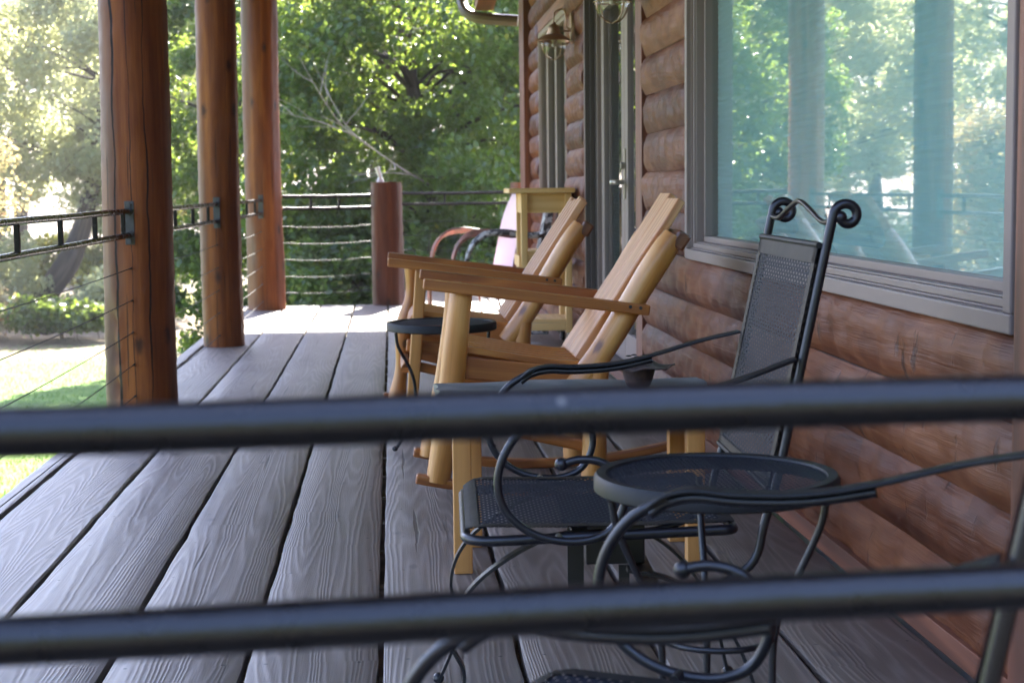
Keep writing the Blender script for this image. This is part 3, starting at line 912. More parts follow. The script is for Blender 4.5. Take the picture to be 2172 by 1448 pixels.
# ------------------------------------------------------------------ porch posts and railings
def post(name, label, x, y, r, h, z0=-0.02, seed=0, crack=(), lean=(0, 0), top_flat=False, group=None, hole=None, tint=(1, 1, 1)):
    rg = np.random.default_rng(seed)
    n, K = 44, int(h / 0.035)
    ph = rg.uniform(0, 6.28, 6); am = rg.normal(0, 1, 6)
    fac = np.sort(rg.uniform(0, 2 * np.pi, 11)); fz = rg.uniform(0, 9, 11)
    v = []; f = []; uv = []
    rg2 = rg.normal(0, .0012, (K + 1, n))
    for i in range(K + 1):
        z = z0 + h * i / K
        t = i / K
        base = r * (1.03 - 0.05 * t) * (1 + 0.014 * math.sin(z * 2.3 + ph[0]) + .009 * math.sin(z * 6 + ph[1]))
        cx = lean[0] * t + 0.006 * math.sin(z * 1.7 + ph[2]); cy = lean[1] * t
        for j in range(n):
            a = 2 * math.pi * j / n
            q = base
            # long drawknife flats
            for m_ in range(11):
                da = (a - fac[m_] + math.pi) % (2 * math.pi) - math.pi
                cut = r * (0.962 + 0.020 * math.sin(z * 1.3 + fz[m_])) / max(.3, math.cos(da)) if abs(da) < .45 else 9
                q = min(q, cut + .012 * r)
            q += rg2[i, j] + r * .01 * math.sin(3 * a + ph[3] + z)
            if hole:
                ha, hz0, hz1, hw = hole
                da = (a - ha + math.pi) % (2 * math.pi) - math.pi
                if hz0 < z < hz1:
                    q -= .045 * max(0, 1 - (da / hw) ** 2) * min(1, (hz1 - z) / .15) * (0.7 + .3 * math.sin(z * 40 + a * 9))
            v.append((cx + q * math.cos(a), cy + q * math.sin(a), z))
    c = 2 * math.pi * r
    for i in range(K):
        for j in range(n):
            j2 = (j + 1) % n
            f.append((i * n + j, i * n + j2, i * n + n + j2, i * n + n + j))
            za, zb = h * i / K, h * (i + 1) / K
            uv.append([(za, c * j / n), (za, c * (j + 1) / n), (zb, c * (j + 1) / n), (zb, c * j / n)])
    f.append(tuple(K * n + j for j in range(n))); uv.append([(v[q][0], v[q][1]) for q in f[-1]])
    mb = MB(); mb.add(v, f, uv)
    cr = [(a % (2 * math.pi) / (2 * math.pi) * c, w, s_) for a, w, s_ in crack]
    o = mb.build(name, post_mat(name + '_wood', cr or [(0.1, 0.0, 1.0)], c, tint), smooth=True, angle=55)
    o.location = (x, y, 0)
    tag(o, label, 'post', group)
    return o
GP = 'stained log posts of the porch'
ang = lambda d: R(-90 - d)     # d degrees to the left of the face turned to the viewer
post('porch_post', 'thick stained log post nearest the viewer with a long drying crack', -1.156, 7.49, .158, 2.72, seed=3, crack=[(ang(32), .0125, 1.3), (ang(-22), .004, 7.7), (ang(4), .003, 12.0)], group=GP, hole=(R(-90 - 48), 0.0, .52, .24))
post('porch_post', 'middle stained log post with a dark knot, second from the viewer', -1.094, 10.478, .131, 2.72, seed=5, crack=[(ang(-30), .0014, 2.3), (ang(5), .0008, 5.1)], group=GP)
post('porch_post', 'farthest tall log post standing at the sunlit deck corner', -1.060, 13.62, .152, 2.72, seed=8, crack=[(ang(-5), .0012, 4.3)], group=GP)
post('porch_post', 'log post outside the left edge of the view holding the near rail', -1.18, 3.55, .15, 2.72, seed=9, crack=[(ang(0), .002, 3.3)], group=GP)
GS = 'short log posts of the far railing'
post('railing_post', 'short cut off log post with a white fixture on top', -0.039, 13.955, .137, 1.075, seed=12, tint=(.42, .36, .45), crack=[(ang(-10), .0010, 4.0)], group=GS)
post('railing_post', 'short log post hidden behind the one with the white fixture', -0.01, 15.5, .12, 1.06, seed=13, crack=[(ang(-10), .0010, 4.0)], group=GS)
post('railing_post', 'short grey log post behind the yellow cart at the house corner', 1.29, 15.5, .14, 1.065, seed=14, crack=[(ang(-10), .0010, 4.0)], group=GS)
post('railing_post', 'short log post beside the viewer at the near deck edge', -1.17, 0.87, .11, 1.02, seed=15, crack=[(ang(-10), .0010, 4.0)], group=GS)

def railing(label, a, b, zt, zb, cables, spacing=.315, first=.2, bracket=(True, True), sag=0.012, fittings=False, rr=.0128, group='dark tube railings around the porch'):
    a, b = Vector((*a, 0)), Vector((*b, 0)); d = (b - a).normalized(); L = (b - a).length
    root = thing('porch_railing', label, 'railing', ((a + b) / 2), 0, group)
    c0 = (a + b) / 2
    loc = lambda t, z: (a + d * t - c0) + Vector((0, 0, z))
    side = Vector((-d.y, d.x, 0))
    RM = M['rail'] if cables[0] < .65 else M['porchrail']
    for nm, z in (('top_rail', zt), ('bottom_rail', zb)):
        pts = [loc(L * i / 24, z + .0007 * math.sin(i * .9 + L) - .003 * math.sin(math.pi * i / 24)) for i in range(25)]
        mb = MB(); mb.tube(pts, rr, 16)
        mb.build(nm, RM, root, smooth=True)
    t = first
    while t < L - .12:
        mb = MB(); mb.beam(loc(t, zb + rr * .5), loc(t, zt - rr * .5), .019, .019, tuple(d))
        mb.build('baluster', RM, root, bevel=.003); t += spacing
    for e, (t, s) in enumerate(((0.0, 1), (L, -1))):
        if not bracket[e]: continue
        mb = MB(); cz = (zt + zb) / 2
        mb.obox(loc(t + s * .001, cz), d * .004, side * .021, Vector((0, 0, .098)))
        for z in (cz + .082, cz - .082):
            mb.tube([loc(t + s * .003, z), loc(t + s * .013, z)], .010, 6)
        for z in (zt, zb): mb.tube([loc(t + s * .003, z), loc(t + s * .02, z)], rr * 1.35, 14)
        mb.build('bracket', M['bracket'], root, bevel=.0015)
    for z in cables:
        mb = MB()
        mb.tube([loc(L * i / 16, z - sag * math.sin(math.pi * i / 16)) for i in range(17)], .0021, 6)
        for t0, t1 in ((0, .10), (L - .10, L)) if fittings else ((0, .03), (L - .03, L)):
            mb.tube([loc(t0, z - .001), loc(t0 + (t1 - t0) * .25, z - .001), loc(t0 + (t1 - t0) * .3, z - .001), loc(t1, z - .001)], [.0045, .0045, .006, .003] if fittings else .0045, 8)
        mb.build('cable', M['cable'], root, smooth=True)
    return root
CZ = [.656, .511, .366, .221, .077]
railing('near side railing running along the lawn to the nearest log post', (-1.185, 3.69), (-1.172, 7.335), .913, .806, CZ, first=.17, spacing=.66)
railing('railing between the nearest and the middle tall log posts', (-1.155, 7.65), (-1.105, 10.345), .913, .806, CZ, first=.30, spacing=.66)
railing('railing between the middle log post and the far corner post', (-1.10, 10.61), (-1.075, 13.47), .915, .808, CZ, first=.35, spacing=.66, fittings=True)
CF = [.690, .550, .410, .268, .130]
railing('railing on the far deck edge between corner post and short post', (-0.91, 13.66), (-0.175, 13.93), .942, .840, CF, first=.25, spacing=.25, fittings=True, bracket=(False, False), rr=.0155)
railing('far right railing behind the red metal chair and yellow cart', (0.10, 15.52), (1.152, 15.5), .952, .850, CF, first=.42, spacing=.62, fittings=True, bracket=(False, False), rr=.0155)
railing('short return railing hidden behind the short white topped post', (-0.03, 14.09), (-0.015, 15.38), .945, .845, CF, first=.35, spacing=.5, bracket=(False, False))
railing('blurred dark tube railing crossing the view right in front', (-1.06, 0.772), (1.135, 0.950), .8795, .7695, [.62, .48, .34, .2, .07], first=.30, spacing=1.62, rr=.0137)

# small white fixture on the short post
t = thing('post_fixture', 'small tilted white plastic fixture on top of the short post', 'fixture', (-0.085, 13.95, 1.052))
mb = MB(); mb.lathe([(0, 0), (.030, 0), (.032, .01), (.024, .03), (.018, .045), (0, .05)], 18); mb.build('base', M['white'], t, smooth=True)
mb = MB(); mb.tube([(0.0, 0, .04), (-.012, 0, .085), (-.028, 0, .135)], [.016, .019, .023], 14); mb.build('lamp_head', M['white'], t, smooth=True)

# ------------------------------------------------------------------ wall lamps
def wall_lamp(label, loc):
    """loc: centre of the shade rim; the wall is at +x"""
    root = thing('wall_lamp', label, 'lamp', loc, 0, 'bronze nautical lamps on the log wall')
    wx = 1.172 - loc[0]
    mb = MB()
    mb.lathe([(0, -.021), (.062, -.021), (.066, -.012), (.066, 0)], 24, (wx, 0, .07), 'x')
    for v in range(len(mb.v)): mb.v[v].z = .07 + (mb.v[v].z - .07) * 1.5
    mb.build('wall_plate', M['brass'], root, smooth=True)
    mb = MB()
    mb.tube(spline([(wx - .02, 0, .062), (wx - .045, 0, .075), (wx - .048, 0, .13), (wx * .5, 0, .185), (.012, 0, .17), (0, 0, .12), (0, 0, .10)], 7), .0052, 10)
    mb.tube([(wx - .02, 0, .05), (.02, 0, .05)], .0052, 10)
    mb.build('arm', M['brass'], root, smooth=True)
    mb = MB()
    mb.lathe([(0, .105), (.012, .105), (.014, .095), (.03, .085), (.036, .07), (.036, .055), (.040, .052), (.040, .042), (.045, .04), (.046, .03), (.06, .024), (.09, .008), (.105, -.008), (.108, -.010), (.105, -.013), (.06, .012), (0, .018)], 32)
    mb.build('shade', M['brass'], root, smooth=True)
    mb = MB()
    mb.lathe([(.068, .005), (.076, -.015), (.080, -.04), (.076, -.066), (.062, -.092), (.040, -.112), (.016, -.121), (0, -.122)], 28)
    g = mb.build('globe', M['globe'], root, smooth=True)
    mb = MB()
    for k in range(4):
        a = k * math.pi / 2 + .5
        mb.tube([(r_ * math.cos(a), r_ * math.sin(a), z) for r_, z in ((.075, 0), (.086, -.04), (.081, -.07), (.067, -.098), (.043, -.119), (.0, -.130))], .0026, 8)
    mb.tube([(.086 * math.cos(2 * math.pi * i / 28), .086 * math.sin(2 * math.pi * i / 28), -.036) for i in range(28)], .0026, 8, closed=True)
    mb.build('cage', M['brass'], root, smooth=True)
    mb = MB(); mb.lathe([(0, .018), (.016, .018), (.016, -.012), (.008, -.016), (.013, -.03), (.012, -.044), (0, -.052)], 16)
    mb.build('bulb', plain('lamp_bulb', (.60, .54, .44), .3), root, smooth=True)
    return root
lampA = wall_lamp('farther bronze lamp hanging between narrow window and patio door', (1.045, 10.2, 1.925))
dup(lampA, (1.015, 7.30, 1.862), 0, 'nearer bronze lamp with its globe cut off by the top edge')

# ------------------------------------------------------------------ black iron patio chairs
def patio_chair(label, loc, rotz):
    root = thing('patio_chair', label, 'chair', loc, rotz, 'black iron spring rocker chairs')
    # seat: frame ring and mesh panel
    x0, x1, yw, zs = -.235, .235, .240, .415
    mb = MB()
    rc = .045; pts = []
    for cx, cy, a0 in ((x1 - .02, yw - .02, 0), (x0 + rc, yw - rc, 90), (x0 + rc, -yw + rc, 180), (x1 - .02, -yw + .02, 270)):
        rr = rc if cx < 0 else .02
        for k in range(6):
            a = R(a0 + 18 * k); pts.append((cx + rr * math.cos(a), cy + rr * math.sin(a), zs - .014 + (-.012 if cx < 0 else 0)))
    mb.tube(pts, .0095, 10, closed=True)
    mb.build('seat_frame', M['iron'], root, smooth=True)
    def seat(u, v):
        x = x0 + (x1 - x0) * u; y = -yw + 2 * yw * v
        ex = min(1, u / .09); ey = min(1, min(v, 1 - v) / .05)
        z = zs - .012 * (1 - ex) ** 2 - .004 * math.sin(math.pi * u)
        cut = .04 * max(0, 1 - u / .085) ** 2
        y = max(-yw + cut, min(yw - cut, y))
        return (x, y, z)
    mb = MB(); mb.grid(seat, 22, 16, (.47, .48)); mb.build('seat', M['mesh'], root, smooth=True)
    mb = MB()   # flat steel border of the seat panel
    w = .024
    mb.grid(lambda u, v: Vector(seat(u * w / (x1 - x0), v)) + Vector((0, 0, .0025)), 3, 16); mb.grid(lambda u, v: Vector(seat(1 - u * w / (x1 - x0), v)) + Vector((0, 0, .0025)), 3, 8)
    mb.grid(lambda u, v: Vector(seat(u, v * w / (2 * yw))) + Vector((0, 0, .0022)), 22, 3); mb.grid(lambda u, v: Vector(seat(u, 1 - v * w / (2 * yw))) + Vector((0, 0, .0022)), 22, 3)
    mb.build('seat_border', M['ironflat'], root, smooth=True)
    # back: two posts with scrolled tops
    yb = .256
    def bx(z): return .2915 + (z - .42) * .206
    for s in (-1, 1):
        pts = [(.06, s * yb, .30), (.16, s * yb, .295), (.258, s * yb, .34), (.285, s * yb, .42)] + [(bx(z), s * yb, z) for z in (.52, .62, .74, .86, .915)]
        cx, cz, r0 = bx(.945) + .024, .945, .0235
        P = spline(pts, 6)
        for k in range(0, 22):
            a = R(180 - k * 16.5); q = r0 - .0006 * k
            P.append(Vector((cx + q * math.cos(a), s * yb, cz + q * math.sin(a))))
        rad = [.0082] * (len(P) - 24) + [.0088] * 24
        mb = MB(); mb.tube(P, rad, 12)
        e = P[-1]
        mb.ball((e.x, e.y, e.z), .0115, 12)
        mb.build('back_post', M['iron'], root, smooth=True)
    def back(u, v):
        z = .475 + (.895 - .475) * u
        y = -yb + .003 + (2 * yb - .006) * v
        return (bx(z) - .012 - .0 * math.sin(math.pi * v), y, z)
    mb = MB(); mb.grid(back, 14, 10, (.45, .50)); mb.build('backrest', M['mesh'], root, smooth=True)
    mb = MB()
    off = Vector((-.0022, 0, 0.0005))
    for fn in (lambda u, v: back(u * .045, v), lambda u, v: back(1 - u * .075, v), lambda u, v: back(u, v * .05), lambda u, v: back(u, 1 - v * .05)):
        mb.grid(lambda u, v, fn=fn: Vector(fn(u, v)) + off, 6, 6)
        mb.grid(lambda u, v, fn=fn: Vector(fn(u, v)) - off * 2, 6, 6)
    mb.tube([back(1, i / 8) for i in range(9)], .006, 8); mb.tube([back(0, i / 8) for i in range(9)], .006, 8)
    mb.build('back_border', M['ironflat'], root, smooth=True)
    mb = MB()  # wavy crest bar
    zc = .936
    mb.tube(spline([(bx(zc), -yb, zc), (bx(zc), -yb * .72, zc - .002), (bx(zc), -yb * .35, zc + .018), (bx(zc), 0, zc + .032), (bx(zc), yb * .35, zc + .018), (bx(zc), yb * .72, zc - .002), (bx(zc), yb, zc)], 6), .0050, 10)
    mb.build('crest_bar', M['iron'], root, smooth=True)
    # arms: scroll loop, flat armrest
    ya = .302
    for s in (-1, 1):
        y = s * ya
        loop = [(-.09, y, .640), (-.135, y, .612), (-.168, y, .565), (-.180, y, .51), (-.168, y, .462), (-.135, y, .425), (-.09, y, .404), (-.035, y, .400), (.008, y, .417), (.030, y, .452), (.036, y, .492), (.022, y, .527), (-.006, y, .548), (-.040, y, .553), (-.072, y, .545)]
        P = spline([(q[0], q[1], .40 + (q[2] - .40) * .917) for q in loop], 6)
        mb = MB(); mb.tube(P, .0072, 12); mb.ball(P[-1], .0115, 14)
        mb.tube([(-.075, y, .402), (-.075, y * .90, .402)], .007, 8)
        arm = [(-.112, y, .610), (-.09, y, .625), (-.055, y, .633), (.0, y, .631), (.08, y, .636), (.16, y, .652), (.25, y, .678), (.335, y * .88, .702)]
        mb.tube(spline([(a_[0], a_[1], a_[2] - .010) for a_ in arm[:6]], 5), .0066, 10)
        mb.build('arm', M['iron'], root, smooth=True)
        mb = MB(); mb.strap(spline(arm, 6), .032, .0055, (0, 1, 0)); mb.build('armrest', M['ironflat'], root, bevel=.002)
    # base: spring bracket, cross bars and bowed strap legs
    mb = MB(); mb.box(-.01, .10, -.055, .055, .30, .392); mb.box(-.06, .15, -.12, .12, .392, .402)
    mb.build('spring_box', M['iron'], root, bevel=.003)
    for s in (-1, 1):
        mb = MB()
        P = spline([(.02, s * .20, .394), (-.09, s * .20, .385), (-.19, s * .20, .33), (-.245, s * .20, .27), (-.262, s * .20, .20), (-.24, s * .20, .14), (-.262, s * .20, .07), (-.29, s * .20, .006)], 6)
        mb.strap(P, (.024), .006, (0, 1, 0)); mb.ball((-.29, s * .20, .012), .012, 10)
        mb.build('leg', M['iron'], root)
        mb = MB()
        P = spline([(.05, s * .20, .325), (.14, s * .20, .30), (.22, s * .20, .23), (.27, s * .20, .13), (.30, s * .20, .006)], 6)
        mb.strap(P, (.024), .006, (0, 1, 0)); mb.ball((.30, s * .20, .012), .012, 10)
        mb.build('leg', M['iron'], root)
    mb = MB(); mb.box(-.045, -.015, -.21, .21, .383, .390); mb.box(.08, .11, -.21, .21, .29, .298)
    mb.beam((-.03, -.06, .385), (-.03, -.06, .20), .03, .006, (0, 1, 0)); mb.beam((-.03, -.06, .21), (.06, -.06, .21), .02, .006); mb.beam((.06, -.06, .30), (.06, -.06, .2), .02, .006, (0, 1, 0))
    mb.build('cross_bar', M['iron'], root)
    return root
chairA = patio_chair('black mesh high back iron chair in front of the slate table', (.362, 2.965, 0), R(-2))
dup(chairA, (.285, 1.598, 0), R(-25), 'black iron chair cut off at the lower right corner')

# ------------------------------------------------------------------ round mesh tables
def round_top(root, r, z, lip=.03):
    mb = MB(); mb.lathe([(r - .020, z - .004), (r - .018, z + .001), (r - .004, z + .002), (r, z - .004), (r, z - lip), (r - .004, z - lip - .003), (r - .008, z - lip), (r - .008, z - .008), (r - .020, z - .006)], 56)
    mb.build('rim', M['ironflat'], root, smooth=True)
    mb = MB(); v = [(0, 0, z - .002)]; n = 48; f = []; uv = []
    for j in range(n): v.append(((r - .017) * math.cos(2 * math.pi * j / n), (r - .017) * math.sin(2 * math.pi * j / n), z - .002))
    for j in range(n):
        q = (0, 1 + j, 1 + (j + 1) % n); f.append(q); uv.append([(v[i][0], v[i][1]) for i in q])
    mb.add(v, f, uv); mb.build('tabletop', M['meshtop'], root)
def place(ang_, pts): return [(r_ * math.cos(ang_), r_ * math.sin(ang_), z) for r_, z in pts]
t = thing('side_table', 'near round black mesh table between the two iron chairs', 'table', (.470, 2.30, 0), 0, 'round black mesh side tables')
round_top(t, .180, .578, .022)
for a in (R(188), R(-18), R(88)):
    mb = MB(); mb.tube(spline(place(a, [(.16, .545), (.150, .50), (.115, .42), (.090, .36), (.083, .28), (.09, .12), (.12, .02), (.135, .006)]), 6), .0056, 10); mb.ball(place(a, [(.135, .01)])[0], .009)
    mb.build('leg', M['iron'], t, smooth=True)
mb = MB(); mb.tube([(.083 * math.cos(2 * math.pi * i / 36), .083 * math.sin(2 * math.pi * i / 36), .335) for i in range(36)], .0048, 10, closed=True)
for a in (R(188), R(-18), R(88)): mb.ball(place(a, [(.083, .335)])[0], .008)
mb.build('stretcher_ring', M['iron'], t, smooth=True)
t = thing('side_table', 'far round black mesh table between the two wooden rockers', 'table', (.187, 6.15, 0), 0, 'round black mesh side tables')
round_top(t, .212, .487, .026)
for a in (R(205), R(-25), R(88)):
    mb = MB(); mb.tube(spline(place(a, [(.195, .455), (.185, .40), (.145, .33), (.122, .27), (.118, .20), (.135, .11), (.19, .03), (.205, .012)]), 6), .0064, 10); mb.ball(place(a, [(.207, .014)])[0], .012, 12, (1, 1, .9))
    mb.build('leg', M['iron'], t, smooth=True)

# ------------------------------------------------------------------ slate topped table with an iron flower
t = thing('slate_table', 'square wooden legged table with grey slate top behind iron chair', 'table', (.49, 4.27, 0))
mb = MB()
def slate(u, v):
    x = -.375 + .745 * u; y = -.21 + .42 * v
    return (x + .006 * math.sin(v * 19) * (u in (0, 1)), y + .007 * math.sin(u * 23) * (v in (0, 1)), 0.458 + .003 * math.sin(u * 9 + v * 4) + .002 * math.sin(v * 17))
mb.grid(slate, 24, 14)
for u0 in (0, 1):
    mb.grid(lambda a, b: Vector(slate(u0, b)) - Vector((0, 0, .022 * a)), 1, 14)
for v0 in (0, 1):
    mb.grid(lambda a, b: Vector(slate(b, v0)) - Vector((0, 0, .022 * a)), 1, 24)
mb.grid(lambda a, b: Vector(slate(a, b)) * 1.0 - Vector((0, 0, .022)), 24, 14)
mb.build('tabletop', M['slate'], t)
for lx, ly in ((-.318, -.155), (-.275, .15), (.305, -.10), (.30, .15)):
    mb = MB(); mb.box(lx - .024, lx + .024, ly - .022, ly + .022, 0, .436); mb.build('leg', M['legpine'], t, bevel=.003)
mb = MB(); mb.box(-.29, .28, -.135, -.115, .366, .435); mb.box(-.25, .28, .115, .135, .366, .435); mb.box(-.30, -.28, -.12, .12, .366, .435); mb.box(.27, .29, -.12, .12, .366, .435)
mb.build('apron', M['legpine'], t, bevel=.002)
t = thing('flower_candle_holder', 'rusty iron flower shaped candle holder standing on the slate tabletop', 'candle holder', (.655, 4.24, .461))
mb = MB(); mb.lathe([(0, 0), (.026, 0), (.034, .01), (.042, .035), (.046, .052), (.043, .052), (.038, .03), (0, .02)], 28); mb.build('cup', M['rust'], t, smooth=True)
def petal(u, v):
    a = 2 * math.pi * u; r_ = .012 + .080 * v * (1 + .10 * math.cos(5 * a) - .05 * abs(math.sin(5 * a)) * v)
    z = .058 + .004 * math.cos(5 * a + .5) * v * v + .010 * (1 - v) ** 2 + .012 * math.exp(-((v - .25) / .18) ** 2) - .0018 * math.sin(9 * a) * v
    return (r_ * math.cos(a), r_ * math.sin(a), z)
mb = MB(); mb.grid(petal, 70, 10)
o = mb.build('petals', M['rust'], t, smooth=True, weld=True)
so = o.modifiers.new('solid', 'SOLIDIFY'); so.thickness = .003
mb = MB()
for k in range(5):
    a = 2 * math.pi * (k + .5) / 5; mb.ball((.026 * math.cos(a), .026 * math.sin(a), .0855), .006, 10, (1.4, 1, .35))
mb.build('vent_hole', M['rubber'], t, smooth=True)

# ------------------------------------------------------------------ wooden rocking chairs
def rlog(mb, a, b, r0, r1, seed, n=16, k=18, bow=.006):
    rg = np.random.default_rng(seed); ph = rg.uniform(0, 6, 4)
    a, b = Vector(a), Vector(b); P = []; Q = []
    for i in range(k + 1):
        t = i / k; p = a.lerp(b, t)
        p = p + Vector((bow * math.sin(math.pi * t * 1.3 + ph[0]), bow * math.sin(2.2 * t + ph[1]), 0))
        P.append(p); Q.append((r0 + (r1 - r0) * t) * (1 + .035 * math.sin(7 * t + ph[2]) + .02 * math.sin(15 * t + ph[3])))
    Q[-1] *= .93; Q[0] *= .95
    mb.tube(P, Q, n, rfun=lambda l, an: 1 + .03 * math.sin(3 * an + l * 5 + ph[0]) + .02 * math.sin(5 * an - l * 9))
def rocker(label, loc, rotz, kind):
    root = thing('rocking_chair', label, 'rocking chair', loc, rotz, 'varnished wooden rocking chairs')
    A = M['log']
    lean = Vector((.314, 0, .475)).normalized()
    for s in (-1, 1):
        y = s * .262
        # runner
        P = [(-.435 + .965 * i / 22, y, .018 + .25 * (-.435 + .965 * i / 22 - .02) ** 2) for i in range(23)]
        mb = MB(); mb.strap(P, .040, .032, (0, 1, 0)); mb.build('runner', M['honeydark'], root, bevel=.006)
        # front leg
        mb = MB()
        if kind == 'log':
            if s < 0: rlog(mb, (-.368, y, .055), (-.272, y, .672), .042, .040, 3)
            else: rlog(mb, (-.372, y - .03, .055), (-.285, y - .03, .672), .036, .030, 9, bow=.012)
            mb.build('front_leg', A, root, smooth=True, angle=60)
        else:
            if s < 0: mb.beam((-.315, y, .05), (-.262, y, .672), .05, .048, (1, 0, 0))
            else:
                P = spline([(-.375, y - .05, .05), (-.35, y - .05, .20), (-.335, y - .05, .38), (-.30, y - .05, .52), (-.292, y - .05, .672)], 6)
                mb.tube(P, [.034 + .006 * math.cos(i * .5) for i in range(len(P))], 12)
            mb.build('front_leg', M['legpine'] if s < 0 else M['honey'], root, smooth=(s > 0), bevel=.006 if s < 0 else 0)
        mb = MB(); rlog(mb, (.135, y, .03), (.165, y, .44), .040, .036, 21 + s); mb.build('rear_leg', A, root, smooth=True, angle=60)
        mb = MB(); rlog(mb, (.085, y - s * .01, .355), (.418, y - s * .01, .838), .043, .040, 33 + s, bow=.010); mb.build('back_log', A, root, smooth=True, angle=60)
        # arm
        mb = MB(); ay = s * .302
        mb.beam((-.402, ay, .698), (.318, ay, .603), .062, .034, (0, 0, 1)); mb.build('arm', M['honeydark'] if s > 0 else M['honey'], root, bevel=.005)
        mb = MB()
        for q in (.255, .288): mb.tube([(q, ay - .034 * 1, .6085 - (q - .318) * .13), (q, ay - .0305, .6085 - (q - .318) * .13)], .0055, 10)
        if s < 0: mb.build('arm_screws', M['rubber'], root)
        # side rails
        mb = MB(); mb.beam((-.30, s * .225, .425), (.165, s * .225, .372), .028, .072); mb.build('side_apron', M['honey'], root, bevel=.005)
        mb = MB(); mb.beam((-.345, s * .245, .272), (.150, s * .245, .152), .030, .040); mb.build('side_stretcher', M['honey'], root, bevel=.008)
        mb = MB(); mb.beam((-.33, s * .222, .345), (.13, s * .222, .285), .026, .052); mb.build('side_stretcher', M['honey'], root, bevel=.006)
    # seat slats run front to back
    ns = 6
    for i in range(ns):
        y = -.205 + .41 * i / (ns - 1)
        mb = MB(); P = spline([(-.312, y, .425), (-.300, y, .462), (-.262, y, .478), (-.10, y, .450), (.05, y, .428), (.155, y, .424)], 6)
        mb.strap(P, .054, .022, (0, 1, 0)); mb.build('seat_slat', M['honey'], root, bevel=.003)
    mb = MB(); mb.box(-.300, -.274, -.25, .25, .385, .440); mb.build('front_apron', M['honey'], root, bevel=.004)
    mb = MB(); mb.tube([(-.335, -.26, .25), (-.335, .26, .25)], .020, 12); mb.build('front_stretcher', M['honeydark'], root, smooth=True)
    # back
    nrm = Vector((-lean.z, 0, lean.x)); base = Vector((.098, 0, .440)); top = base + lean * .618
    if kind == 'log':
        rg = np.random.default_rng(4)
        for y0, y1 in ((-.205, -.002), (.002, .20)):
            mb = MB(); n = 14; v = []; f = []; uv = []
            for i in range(n + 1):
                t = i / n; p = base + (top - base) * (t * (1.0 if y0 < 0 else 1.03))
                e0 = y0 + (.012 * math.sin(t * 4 + 1) + .006 * math.sin(t * 13) if y0 < -.1 else 0)
                e1 = y1 + (.016 * math.sin(t * 4.4 + 2) if y1 > .1 else 0)
                th = .034 + .006 * math.sin(t * 5)
                for y, o in ((e0, 0), (e1, 0), (e1, th), (e0, th)): v.append(p - nrm * o + nrm * .008 + Vector((0, y, 0)))
            for i in range(n):
                for j in range(4):
                    j2 = (j + 1) % 4
                    f.append((i * 4 + j, i * 4 + j2, i * 4 + 4 + j2, i * 4 + 4 + j)); l0, l1 = .618 * i / n, .618 * (i + 1) / n
                    w0, w1 = [(0, .2), (.2, .24), (.24, .44), (.44, .48)][j]
                    uv.append([(l0, w0), (l0, w1), (l1, w1), (l1, w0)])
            f += [(3, 2, 1, 0), tuple(n * 4 + j for j in range(4))]; uv += [[(0, 0), (.04, 0), (.04, .2), (0, .2)]] * 2
            mb.add(v, f, uv); mb.build('back_plank', M['plank'], root, bevel=.005)
    else:
        for i in range(5):
            y = -.18 + .36 * i / 4
            hgt = .600 + .012 * math.sin(i * 1.7)
            mb = MB(); mb.beam(base + Vector((0, y, 0)), base + lean * hgt + Vector((0, y, 0)), .044, .034, tuple(nrm)); mb.build('back_slat', M['plank'], root, bevel=.004)
    c = base + lean * .50 - nrm * .062
    mb = MB(); mb.obox(c, lean * .029, Vector((0, .295, 0)), nrm * .024); mb.build('back_rail', M['block'], root, bevel=.008)
    mb = MB(); c = base + lean * .06 - nrm * .042; mb.obox(c, lean * .03, Vector((0, .25, 0)), nrm * .015); mb.build('back_rail', M['honeydark'], root, bevel=.006)
    return root
rocker('near wooden rocking chair with wide plank back and log legs', (.50, 5.38, 0), 0, 'log')
rocker('farther wooden rocking chair with a narrow slat back', (.385, 6.94, 0), 0, 'slat')

# ------------------------------------------------------------------ tall yellow pine cart
t = thing('pine_cart', 'tall yellow pine cart on casters against the log wall', 'cart', (.955, 10.2, 0))
mb = MB(); mb.box(-.222, .192, -.23, .23, .962, .992); mb.build('tabletop', M['pine'], t, bevel=.005)
for lx in (-.125, .152):
    for ly in (-.185, .185):
        mb = MB(); mb.box(lx - .020, lx + .020, ly - .022, ly + .022, .085, .961); mb.build('leg', M['pine'], t, bevel=.003)
        mb = MB()
        mb.tube([(lx, ly, .083), (lx, ly, .065)], .012, 10); mb.box(lx - .018, lx - .014, ly - .006, ly + .02, .03, .068); mb.box(lx + .014, lx + .018, ly - .006, ly + .02, .03, .068); mb.box(lx - .018, lx + .018, ly - .014, ly + .014, .064, .070)
        cs = mb.build('caster', M['nickel'], t)
        mb = MB(); mb.lathe([(0, -.013), (.024, -.013), (.032, -.008), (.032, .008), (.024, .013), (0, .013)], 20, (lx, ly + .012, .032), 'x'); mb.build('wheel', M['rubber'], cs, smooth=True)
mb = MB(); mb.box(-.104, .131, -.180, -.160, .838, .960); mb.box(-.104, .131, .160, .180, .838, .960); mb.box(-.140, -.120, -.162, .162, .838, .960); mb.box(.142, .162, -.162, .162, .838, .960)
mb.build('apron', M['pine'], t, bevel=.002)
mb = MB(); mb.box(-.104, .131, -.200, .200, .585, .603); mb.box(-.104, .131, -.195, -.175, .485, .580); mb.box(-.104, .131, .175, .195, .485, .580); mb.box(-.160, -.146, -.19, .19, .50, .57); mb.build('shelf', M['pine'], t, bevel=.003)
mb = MB(); mb.box(-.145, .17, -.205, .205, .150, .172); mb.box(-.104, .131, -.206, -.186, .100, .148); mb.build('bottom_shelf', M['pine'], t, bevel=.003)

